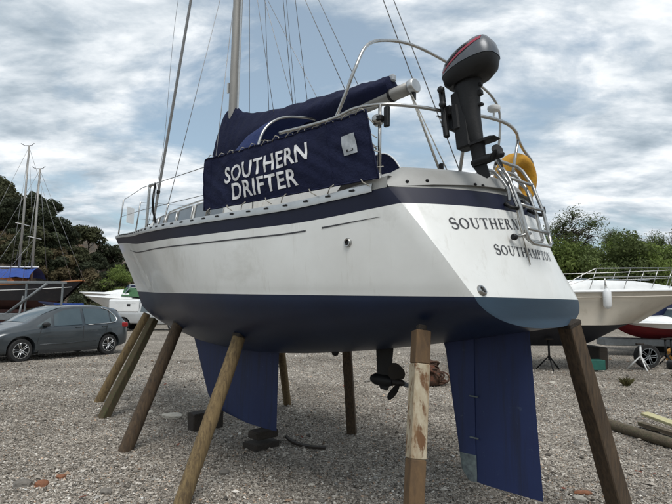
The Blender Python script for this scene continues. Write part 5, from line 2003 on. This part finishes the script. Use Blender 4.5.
# cream cruiser ashore to the right
def build_cruiser():
    root = empty('motor_cruiser', (3.7, 14.1, 0), R(2), 'cream motor cruiser with white deck and bow rail chocked up ashore', 'motor cruiser')
    ln = motor_hull(root, 6.7, 2.7, .58, 1.20, 2.05, .16, 'dark_antifoul', 'cream_gelcoat', 'boat_white', rake=2.5, rise=.03, fine=.62)
    # raised foredeck and cabin
    m = MB(); rows = []
    for x, w, h in ((1.0, 1.15, .02), (1.3, 1.14, .26), (3.0, 1.12, .30), (4.4, 1.0, .26), (5.2, .75, .16), (5.9, .40, .06), (6.4, .1, .02)):
        z0 = interp(x / 7.0, [0, .3, .6, 1], [2.05, 2.07, 2.12, 2.21])
        rows.append([(x, w * c, z0 + h * s_) for c, s_ in ((1, 0), (.97, .5), (.88, .85), (.7, 1), (0, 1.15), (-.7, 1), (-.88, .85), (-.97, .5), (-1, 0))])
    m.grid(rows, smooth=True); m.build('cabin', 'boat_white', root, autosmooth=40)
    # bow rail, two bars and posts, both sides
    def g(x): return interp(x, [p[0] for p in ln['g']], [p[1] for p in ln['g']]), interp(x, [p[0] for p in ln['g']], [p[2] for p in ln['g']])
    for sd in (1, -1):
        for hgt, r in ((.50, .011), (.27, .009)):
            pts = [(x, sd * (g(x)[0] - .10), g(x)[1] + .08 + hgt * min(1, (x - 2.0) / 1.0)) for x in np.linspace(2.05, 6.3, 14)]
            if hgt > .5: pts = [(1.95, sd * (g(2)[0] - .10), g(2)[1] + .05)] + pts
            m = MB(); m.tube(pts, r, 7); m.build('bow_rail', 'stainless', root, fix=False)
        for x in (3.05, 4.0, 4.9, 5.6, 6.2):
            m = MB(); m.tube([(x - .22, sd * (g(x)[0] - .08), g(x)[1] + .04), (x, sd * (g(x)[0] - .10), g(x)[1] + .58)], .010, 7); m.build('rail_post', 'stainless', root, fix=False)
        m = MB(); m.tube([(p[0], sd * (p[1] + .006), p[2] - .17) for p in ln['g'][:-2]], .014, 5); m.build('side_moulding', 'cream_gelcoat', root, fix=False)
    for i in range(3):
        m = MB(); m.box(3.2 + i * .9, 3.45 + i * .9, -.1, .1, 2.44, 2.47, bev=.01); m.build('deck_hatch', 'window_grey', root)
    m = MB(); m.tube([(3.3, -1.18, 2.12), (3.3, -1.18, 2.42)], .02, 7); m.build('cleat_post', 'stainless', root, fix=False)
    return root


build_cruiser()
# fender hanging on the cruiser
fd_ = empty('fender', (6.95, 12.80, 1.62), 0, 'white sausage fender hanging on the cream cruiser side', 'fender')
m = MB(); m.lathe([(.0, .0), (.06, .02), (.10, .09), (.10, .44), (.06, .51), (.03, .53), (.03, .57), (0, .58)], 16); m.build('fender_body', 'white_plastic', fd_, autosmooth=50)
m = MB(); m.tube([(0, 0, .56), (0, .05, .74)], .008, 6); m.build('fender_line', 'rope', fd_, fix=False)


def stand(x, y, h, label, mat='galvanised', group='metal boat stands'):
    o = empty('boat_stand', (x, y, 0), 0, label, 'boat stand', group)
    m = MB(); m.tube([(0, 0, .25), (0, 0, h)], .03, 8); m.build('post', mat, o, fix=False)
    for k in range(3):
        a = 2 * math.pi * k / 3 + .4
        m = MB(); m.tube([(.34 * math.cos(a), .34 * math.sin(a), -.01), (0, 0, .36)], .02, 6); m.build('leg', mat, o, fix=False)
    m = MB(); m.box(-.10, .10, -.06, .06, h, h + .04, bev=.01); m.build('pad', 'block_wood', o)


stand(5.75, 13.6, .78, 'dark tripod stand under the cruiser beside the transom timber', 'dark_metal')
stand(8.3, 13.75, .66, 'white painted stand under the cruiser near its stem', 'white_paint')
for i, (x, y, h) in enumerate(((9.55, 14.6, .75), (9.85, 14.8, .75))):
    stand(x, y, h, ['nearer dark stand beside the trailer wheel', 'farther dark stand beside the trailer wheel'][i], 'dark_metal')
# keel chocks carrying the cruiser
for i, x in enumerate((4.9, 7.3)):
    m = MB(); m.box(-.12, .12, -.45, .45, 0, .60, bev=.02); o = m.build('timber_chock', 'block_wood'); o.location = (x, 14.2, -.02)
    tag(o, ['dark timber chock under the after part of the cruiser', 'dark timber chock under the forward part of the cruiser'][i], 'chock')
m = MB(); m.box(-.22, .22, -.16, .16, 0, .26, bev=.01); o = m.build('crate', 'teal_box'); o.location = (6.9, 13.5, .02); tag(o, 'teal green plastic crate on the gravel under the cruiser', 'crate')

# red and white speedboat and blue boat beyond
sb_ = empty('speedboat', (13.5, 17.6, .02), R(172), 'white speedboat with red bottom pointing its bow behind the cruiser', 'speedboat')
motor_hull(sb_, 5.0, 2.0, .55, .92, 1.10, .10, 'red_antifoul', 'boat_white', 'boat_white', rake=.9)
m = MB(); rows = []
for x, w, h in ((1.4, .7, .02), (1.9, .66, .24), (3.0, .5, .16), (4.0, .26, .05)):
    rows.append([(x, w * c, 1.13 + h * s_) for c, s_ in ((1, 0), (.8, .8), (0, 1), (-.8, .8), (-1, 0))])
m.grid(rows, smooth=True); m.build('foredeck', 'boat_white', sb_)
windscreen(sb_, 1.9, .62, 1.30, .3, .2)
m = MB(); m.box(.2, 4.0, -.4, .4, .30, .55, bev=.02); m.build('trailer_frame', 'galvanised', sb_)
for y in (-.85, .85):
    wheel(sb_, 1.6, y, .30, .2, 1 if y > 0 else -1, 5, 'galvanised')
bb = empty('blue_boat', (11.2, 19.2, 0), R(5), 'dark blue hulled boat standing behind the cruiser bow', 'boat')
motor_hull(bb, 8.0, 2.8, .75, 1.05, 1.95, .30, 'blue_hull', 'blue_hull', 'boat_white', rake=1.2)
m = MB(); m.box(1, 6, -.25, .25, -.02, .82, bev=.03); m.build('cradle', 'block_wood', bb)
# yellow sack and tyre at the right edge
m = MB(); m.box(-.28, .28, -.22, .22, 0, .50, bev=.12); o = m.build('sack', 'orange_bag'); o.location = (10.25, 15.2, -.01); o.rotation_euler = (0, 0, .3); tag(o, 'yellow orange sack standing by the cruiser stem', 'sack')
o = empty('loose_tyre', (9.55, 14.0, 0), 0, 'loose black tyre lying on the gravel near the yellow sack', 'tyre')
m = MB(); m.lathe([(.17, .02), (.30, .0), (.335, .05), (.335, .15), (.30, .20), (.17, .18), (.19, .1), (.17, .02)], 24); m.build('tyre_carcass', 'tyre', o, autosmooth=40)
wh = empty('trailer_wheel', (8.62, 14.0, 0), 0, 'black trailer wheel standing under the cruiser stem', 'wheel')
wheel(wh, 0, 0, .33, .2, -1, 5, 'galvanised')

# ------------------------------------------------------------------ craft on the left
def build_dark_yacht():
    root = empty('dark_hulled_yacht', (-26.7, 31.0, 0), R(0), 'old dark hulled yacht with blue tarpaulin and varnished cabin on a cradle', 'yacht')
    L, n = 11.0, 24
    g, w_, k = [], [], []
    for i in range(n + 1):
        t = i / n
        b = 1.45 * math.sin(math.pi * min(1, .12 + .88 * t) ** .8 if t < .999 else math.pi) ** .7 if t < .97 else .02
        b = 1.45 * (1 - abs(2 * t - .9) ** 2.6 / 1.15 ** 2.6) + .02
        b = max(.02, b)
        g.append((t * L, b, 2.62 + .28 * (2 * t - .9) ** 2)); w_.append((.7 + t * (L - 1.9), b * .82, 1.75)); k.append((1.4 + t * (L - 3.4), .02, 1.15 + .5 * max(0, 2 * t - 1.2) ** 2))
    def loft(a, b_, nm, mat):
        m = MB()
        for sd in (1, -1):
            m.grid([[(p[0] + (q[0] - p[0]) * u, sd * (p[1] + (q[1] - p[1]) * u), p[2] + (q[2] - p[2]) * u) for u in (0, .25, .5, .75, 1)] for p, q in zip(a, b_)], smooth=True)
        m.build(nm, mat, root)
    loft(k, w_, 'underbody', 'rust_bottom'); loft(w_, g, 'topsides', 'dark_hull')
    m = MB(); m.grid([[(p[0], p[1] * f, p[2] + .08 * (1 - f * f)) for f in (-1, -.5, 0, .5, 1)] for p in g], smooth=True); m.build('deck', 'varnish', root)
    for sd in (1, -1):
        m = MB(); m.tube([(p[0], sd * (p[1] + .01), p[2] + .03) for p in g], .045, 6); m.build('gunwale', 'varnish', root, fix=False)
        m = MB(); m.tube([(p[0], sd * (p[1] * 1.0 + .012), p[2] - .33) for p in g[1:-1]], .02, 5); m.build('stripe', 'boat_white', root, fix=False)
    m = MB(); m.prism([(2.6, 2.72), (7.4, 2.75), (7.0, 3.12), (2.9, 3.10)], 'Y', -.8, .8); cab = m.build('cabin', 'varnish', root)
    for i in range(4):
        m = MB(); m.box(3.3 + i, 3.8 + i, -.812, -.80, 2.86, 3.0, bev=.004); m.build('cabin_window', 'car_glass', cab)
    m = MB(); m.box(2.0, 7.9, -.55, .55, 1.0, 1.2); m.box(2.5, 7.0, -.12, .12, .35, 1.1); m.build('keel', 'rust_bottom', root)
    # blue tarpaulin tent over the cockpit
    m = MB(); rows = []
    for i in range(13):
        x = 3.6 + i * .38
        rows.append([(x, y, 3.12 + h + .05 * math.sin(i * 1.7 + y * 3)) for y, h in ((-.9, .0), (-.7, .28), (-.3, .52), (0, .58), (.3, .52), (.7, .28), (.9, 0))])
    m.grid(rows, smooth=True); m.build('tarpaulin', 'blue_tarp', root)
    m = MB(); m.box(3.4, 8.2, -.05, .05, 3.78, 3.86, bev=.02); m.build('ridge_pole', 'boat_white', root)
    # two masts with wires
    for x, top, nm in ((6.95, 11.6, 'main'), (7.75, 10.1, 'mizzen')):
        m = MB(); m.tube([(x, 0, 2.6), (x + .05, 0, top * .6), (x + .08, 0, top)], [.075, .07, .05], 10); ms = m.build('mast', 'mast_grey', root, fix=False)
        m = MB(); m.tube([(x - .45, 0, top + .12), (x - .2, 0, top - .02), (x + .25, 0, top), (x + .4, 0, top + .15)], .02, 5); m.build('masthead_vane', 'dark_metal', ms, fix=False)
        m = MB(); m.tube([(x + .05, -.7, top * .56), (x + .05, .7, top * .56)], .025, 6); m.build('spreader', 'boat_white', ms, fix=False)
        for dx, dy in ((0.3, 1.3), (.3, -1.3), (-3.6, 0), (3.4, 0), (-1.2, 1.25), (-1.2, -1.25)):
            m = MB(); m.tube([(x + .08, 0, top - .1 if abs(dx) != 1.2 else top * .56), (x + dx, dy, 2.8)], .012, 5); m.build('stay', 'wire', ms, fix=False)
    m = MB(); m.tube([(-1.2, -.2, 2.8), (5.2, -.2, 8.0)], .035, 6); m.build('boom', 'boat_white', root, fix=False)
    # steel cradle and access ramp
    for x in (2.2, 4.2, 6.2, 8.0):
        for sd in (1, -1):
            m = MB(); m.tube([(x, sd * 1.5, -.02), (x, sd * 1.05, 2.0)], .06, 6); m.build('cradle_arm', 'galvanised', root, fix=False)
    m = MB(); m.box(1.6, 8.6, -1.62, -1.44, -.02, .16, bev=.02); m.build('cradle_beam', 'galvanised', root)
    m = MB(); m.box(1.6, 8.6, 1.44, 1.62, -.02, .16, bev=.02); m.build('cradle_beam', 'galvanised', root)


build_dark_yacht()
# steel staging in front of the dark yacht
sg = empty('steel_staging', (-16.6, 26.5, 0), R(-4), 'grey steel boat hoist beam with sloping brace in front of the dark yacht', 'staging')
m = MB(); m.box(-5.5, 2.4, -.06, .06, 2.62, 2.76, bev=.02); m.build('beam', 'galvanised', sg)
m = MB(); m.tube([(-.9, -.12, .9), (1.4, -.12, 2.62)], .075, 4); m.build('brace', 'galvanised', sg, fix=False)
for x in (-5.2, -2.4, .2, 2.2):
    m = MB(); m.box(x - .035, x + .035, -.035, .035, -.02, 2.62); m.build('post', 'galvanised', sg)
m = MB(); m.box(-5.5, 0.4, -.3, .5, .7, 1.05, bev=.03); m.build('base_tank', 'galvanised', sg)

def small_boat(name, loc, rz, label, side, deck, L=6.0, B=2.2, zb=.55, cover=None, cov_mat=None):
    r_ = empty(name, loc, rz, label, 'motor boat', 'white motor boats near the cliff')
    ln = motor_hull(r_, L, B, zb, zb + .5, zb + 1.15, .25, 'boat_white', side, deck, rake=1.0)
    z = zb + 1.2
    m = MB(); rows = []
    for x, w, h in ((1.3, .85, .02), (1.7, .82, .42), (3.2, .70, .36), (4.3, .45, .14), (5.2, .15, .02)):
        rows.append([(x * L / 6, w * c, z + h * s_) for c, s_ in ((1, 0), (.85, .85), (0, 1.05), (-.85, .85), (-1, 0))])
    m.grid(rows, smooth=True); m.build('cabin', deck, r_)
    windscreen(r_, 2.6 * L / 6, .75, z + .38, .42, .35)
    if cover:
        m = MB(); m.grid([[(x * L / 6, w * f, z + h * (1 - f * f * .8)) for f in (-1, -.5, 0, .5, 1)] for x, w, h in ((.0, .95, .05), (.6, .95, .45), (1.6, .85, .75), (2.3, .78, .8))], smooth=True); m.build('canvas_cover', cov_mat, r_)
    m = MB(); m.box(.5, L - 1.6, -.3, .3, -.02, zb + .04, bev=.02); m.build('cradle', 'block_wood', r_)


small_boat('motor_boat', (-13.6, 38.5, 0), R(178), 'white motor boat with raked windscreen and navy cockpit cover by the cliff', 'boat_white', 'boat_white', 6.2, 2.3, 1.05, True, 'navy_canvas')
small_boat('motor_boat', (-13.2, 36.0, 0), R(176), 'white motor boat with green cockpit cover behind the pickup', 'boat_white', 'boat_white', 5.0, 2.0, .75, True, 'green_tarp')
dg = empty('covered_dinghy', (-12.9, 27.6, 0), R(170), 'white dinghy with dark cover on blocks between car and pickup', 'dinghy')
motor_hull(dg, 3.9, 1.6, .62, .95, 1.35, .35, 'boat_white', 'boat_white', 'navy_canvas', rake=.7)
m = MB(); m.box(.4, 2.6, -.4, .4, -.02, .70, bev=.03); m.build('cradle', 'block_wood', dg)
m = MB(); m.box(-1.6, .2, .62, .68, 1.52, 1.60, bev=.01, M=Matrix.Translation((2.2, 0, .0))); m.build('paddle', 'blue_tarp', dg)

# ------------------------------------------------------------------ hillside, cliff and trees
material('cliff_rock', srgb(124, 112, 98), .95, col2=srgb(76, 73, 68), nscale=.5, dirt=srgb(136, 102, 76), dirt_scale=.25, dirt_lo=.5, dirt_hi=.7, bump=1.0, bscale=1.2, bdist=.6, stretch=(1, 1, 2.2))
material('leaf_dark', srgb(74, 80, 58), .75, col2=srgb(48, 54, 42), nscale=.7, random_val=.22, two_sided_translucent=.25, spec=.2)
material('leaf_mid', srgb(104, 116, 68), .75, col2=srgb(74, 86, 52), nscale=.6, random_val=.22, two_sided_translucent=.3, spec=.2)
material('leaf_olive', srgb(80, 82, 56), .78, col2=srgb(54, 57, 42), nscale=.7, random_val=.25, two_sided_translucent=.2, spec=.2)
material('leaf_fresh', srgb(124, 138, 74), .75, col2=srgb(86, 102, 54), nscale=.6, random_val=.2, two_sided_translucent=.35, spec=.2)
material('leaf_brown', srgb(108, 96, 72), .8, col2=srgb(80, 76, 54), nscale=.6, random_val=.2, two_sided_translucent=.25, spec=.2)
material('bark', srgb(74, 64, 54), .9, col2=srgb(52, 46, 40), nscale=4, stretch=(3, 3, .6), bump=.6, bscale=12)


def hill_h(x, y):
    H = interp(x, [-140, -75, -56, -47, -40, -36, -33, -30, -24, -14, -6], [19, 17.5, 15, 12.6, 8.6, 4.9, 3.3, 2.5, 1.5, .5, 0])
    t = min(1, max(0, (y - 60.0 - 1.5 * math.sin(x * .35)) / 9.0))
    t2 = t * t * (3 - 2 * t)
    b = max(0, 1 - max(0, y - 110) / 60)
    n = .9 * math.sin(x * .7 + y * .3) * math.sin(y * .55 - x * .2) + .5 * math.sin(x * 1.9 + 1) * math.sin(y * 1.6)
    return (H * t2 + n * t2 * min(1, H / 5)) * b - .05


m = MB()
xs_ = list(np.arange(-130, -4, 1.1)); ys_ = list(np.arange(58, 78, .7)) + list(np.arange(78.7, 172, 5))
hr = np.random.default_rng(4)
m.grid([[(x + hr.uniform(-.3, .3), y + hr.uniform(-.45, .45), hill_h(x, y) + hr.uniform(-.35, .35) * min(1, max(0, (y - 60) / 3))) for x in xs_] for y in ys_], smooth=False)
hl = m.build('hill', 'cliff_rock', fix=False); hl['kind'] = 'structure'


def leaf_mesh(name, blobs, n, size, seed, mat, shell=.55):
    """Leaf-sized quads clustered in the blobs (centre, radii)."""
    g = np.random.default_rng(seed)
    vol = np.array([b[1][0] * b[1][1] * b[1][2] for b in blobs]) ** .75
    pick = g.choice(len(blobs), n, p=vol / vol.sum())
    d = g.normal(size=(n, 3)); d /= np.linalg.norm(d, axis=1)[:, None]
    rad = shell + (1 - shell) * g.random(n) ** .8
    rad *= 1 + .12 * np.sin(d[:, 0] * 5 + pick) * np.sin(d[:, 2] * 6 + 2 * pick)
    c = np.array([b[0] for b in blobs])[pick] + d * rad[:, None] * np.array([b[1] for b in blobs])[pick]
    nrm = d + g.normal(size=(n, 3)) * .8; nrm /= np.linalg.norm(nrm, axis=1)[:, None]
    t = np.cross(nrm, g.normal(size=(n, 3))); t /= np.linalg.norm(t, axis=1)[:, None]
    b_ = np.cross(nrm, t)
    s = size * (.55 + .9 * g.random(n))[:, None]
    V = np.stack([c - t * s, c - b_ * s * .55, c + t * s, c + b_ * s * .55], 1)
    me = bpy.data.meshes.new(name)
    me.vertices.add(n * 4); me.loops.add(n * 4); me.polygons.add(n)
    me.vertices.foreach_set('co', V.ravel())
    me.loops.foreach_set('vertex_index', np.arange(n * 4, dtype=np.int32))
    me.polygons.foreach_set('loop_start', np.arange(0, n * 4, 4, dtype=np.int32))
    me.update()
    me.materials.append(MATS[mat])
    return me


def branch_mesh(name, h, blobs, seed, r0=.16, twigs=0, spread=1.0):
    rr = random.Random(seed)
    m = MB()
    tp = Vector((rr.uniform(-.2, .2), rr.uniform(-.2, .2), h * .62))
    m.tube([(0, 0, -.3), (tp.x * .4, tp.y * .4, h * .3), tuple(tp)], [r0, r0 * .75, r0 * .45], 7)
    for c, rd in blobs:
        s = Vector((tp.x * .5, tp.y * .5, h * rr.uniform(.25, .55)))
        e = Vector(c)
        mid = (s + e) / 2 + Vector((rr.uniform(-.2, .2), rr.uniform(-.2, .2), rr.uniform(0, .3)))
        m.tube([s, mid, e], [r0 * .45, r0 * .28, r0 * .1], 5)
        for _ in range(twigs):
            d = Vector((rr.gauss(0, 1), rr.gauss(0, 1), rr.gauss(.5, .8))).normalized()
            q = mid + (e - mid) * rr.random()
            e2 = q + Vector((d.x * rd[0], d.y * rd[1], d.z * rd[2])) * rr.uniform(.6, 1.15)
            m.tube([q, (q + e2) / 2 + Vector((rr.uniform(-.1, .1), rr.uniform(-.1, .1), .1)), e2], [.035, .022, .01], 4)
    o = m.build(name, 'bark', fix=False)
    me = o.data
    bpy.data.objects.remove(o)
    return me


def tree_kind(kind, seed):
    rr = random.Random(seed)
    if kind == 'pine':      # dark rounded evergreen on the hill
        h, bl = 6.0, [((rr.uniform(-1.6, 1.6), rr.uniform(-1.6, 1.6), rr.uniform(2.4, 5.2)), (rr.uniform(.8, 1.5), rr.uniform(.8, 1.5), rr.uniform(.6, 1.1))) for _ in range(11)]
        return leaf_mesh('crown', bl, 4200, .20, seed, 'leaf_olive' if seed in (3, 6) else 'leaf_dark', .5), branch_mesh('trunk', h, bl, seed)
    if kind == 'scrub':
        h, bl = 3.0, [((rr.uniform(-1.5, 1.5), rr.uniform(-1.2, 1.2), rr.uniform(.5, 1.9)), (rr.uniform(.6, 1.1), rr.uniform(.6, 1.0), rr.uniform(.5, .8))) for _ in range(8)]
        return leaf_mesh('crown', bl, 2600, .17, seed, ('leaf_brown', 'leaf_olive', 'leaf_dark')[seed % 3], .45), branch_mesh('trunk', h, bl, seed, .08)
    if kind == 'broad':     # fresh green hedge tree
        h, bl = 7.0, [((rr.uniform(-2.0, 2.0), rr.uniform(-1.6, 1.6), rr.uniform(1.3, 6.0)), (rr.uniform(.9, 1.6), rr.uniform(.9, 1.4), rr.uniform(.6, 1.2))) for _ in range(17)]
        return leaf_mesh('crown', bl, 11000, .105, seed, 'leaf_fresh' if seed % 2 else 'leaf_mid', .40), branch_mesh('trunk', h, bl, seed)
    if kind == 'bare':      # just coming into leaf
        h, bl = 9.0, [((rr.uniform(-1.9, 1.9), rr.uniform(-1.5, 1.5), rr.uniform(4.6, 8.6)), (rr.uniform(.8, 1.3), rr.uniform(.8, 1.2), rr.uniform(.8, 1.2))) for _ in range(12)]
        return leaf_mesh('crown', bl, 9000, .055, seed, 'leaf_mid', .1), branch_mesh('trunk', h, bl, seed, .13, 34)


LIB = {}


def plant_tree(name, kind, seed, loc, sc, rz, label, group, sz=1.0):
    key = (kind, seed)
    if key not in LIB:
        LIB[key] = tree_kind(kind, seed)
    cr, tk = LIB[key]
    o = empty(name, loc, rz, label, 'tree' if kind != 'scrub' else 'shrub', group)
    o.scale = (sc, sc, sc * sz)
    for nm, me in (('crown', cr), ('trunk', tk)):
        c = bpy.data.objects.new(nm, me); COL.objects.link(c); c.parent = o


rt = random.Random(31)
# evergreens along the top of the hill
for i in range(46):
    x = -66 + i * .88 + rt.uniform(-.7, .7)
    y = rt.uniform(67.5, 73) if i % 2 else rt.uniform(72, 82)
    if x > -25: continue
    sc = (.68 + .46 * rt.random()) * (1.0 if x < -37 else .78)
    plant_tree('evergreen_tree', 'pine', 1 + i % 7, (x, y, hill_h(x, y) - .4), sc, rt.uniform(0, 6.28), 'olive toned bushy tree on the crest of the rocky hill' if 1 + i % 7 in (3, 6) else 'dark rounded evergreen tree on the crest of the rocky hill', 'olive trees along the hill crest' if 1 + i % 7 in (3, 6) else 'evergreens along the hill crest')
# scrub on the slope and at the foot of the cliff
for i in range(108):
    x = rt.uniform(-58, -22); y = rt.uniform(63.5, 69.5)
    if rt.random() < .22: y = rt.uniform(57.5, 61)
    plant_tree('scrub_bush', 'scrub', 20 + i % 6, (x, y, hill_h(x, y) - .25), rt.uniform(.7, 1.35), rt.uniform(0, 6.28), ('dark green', 'brownish', 'olive green')[(i % 6 + 2) % 3] + ' scrub bush growing on the rocky cliff slope', ('dark green', 'brownish', 'olive green')[(i % 6 + 2) % 3] + ' scrub on the cliff')
# fresh trees where the hill runs down behind the bow
for i, (x, y, sc) in enumerate(((-28.3, 66, .80), (-20.5, 60, .8), (-16.8, 62, .85))):
    plant_tree('green_tree', 'broad', 41 + i % 3, (x, y, hill_h(x, y) - .2), sc, i * 1.3, 'fresh green tree at the foot of the hill behind the bow', 'green trees below the hill')
# hedge of trees on the right
for i in range(17):
    x = 12.5 + i * 1.5 + rt.uniform(-.5, .5); y = 43 + rt.uniform(-1.5, 2.5)
    plant_tree('hedge_tree', 'broad', 41 + i % 4, (x, y, -.15), rt.uniform(1.0, 1.22), rt.uniform(0, 6.28), 'leafy %s green tree in the dense row beyond the cruiser' % ('fresh' if (41 + i % 4) % 2 else 'dull'), '%s green trees in the row beyond the cruiser' % ('fresh' if (41 + i % 4) % 2 else 'dull'))
for i, (x, y, sc, z) in enumerate(((21.6, 46.5, 1.22, 1), (24.9, 49, .92, 1), (27.6, 49, 1.02, 1), (29.0, 50, .95, 1), (32.2, 49, 1.08, 1), (34.4, 50, 1.0, 1), (37.5, 50, 1.05, 1), (18.4, 50, .95, 1))):
    plant_tree('twiggy_tree', 'bare', 61 + i % 3, (x, y, -.15), sc, i * 1.7, 'thinly leaved twiggy tree rising behind the green row', 'thinly leaved trees behind the green row', z)
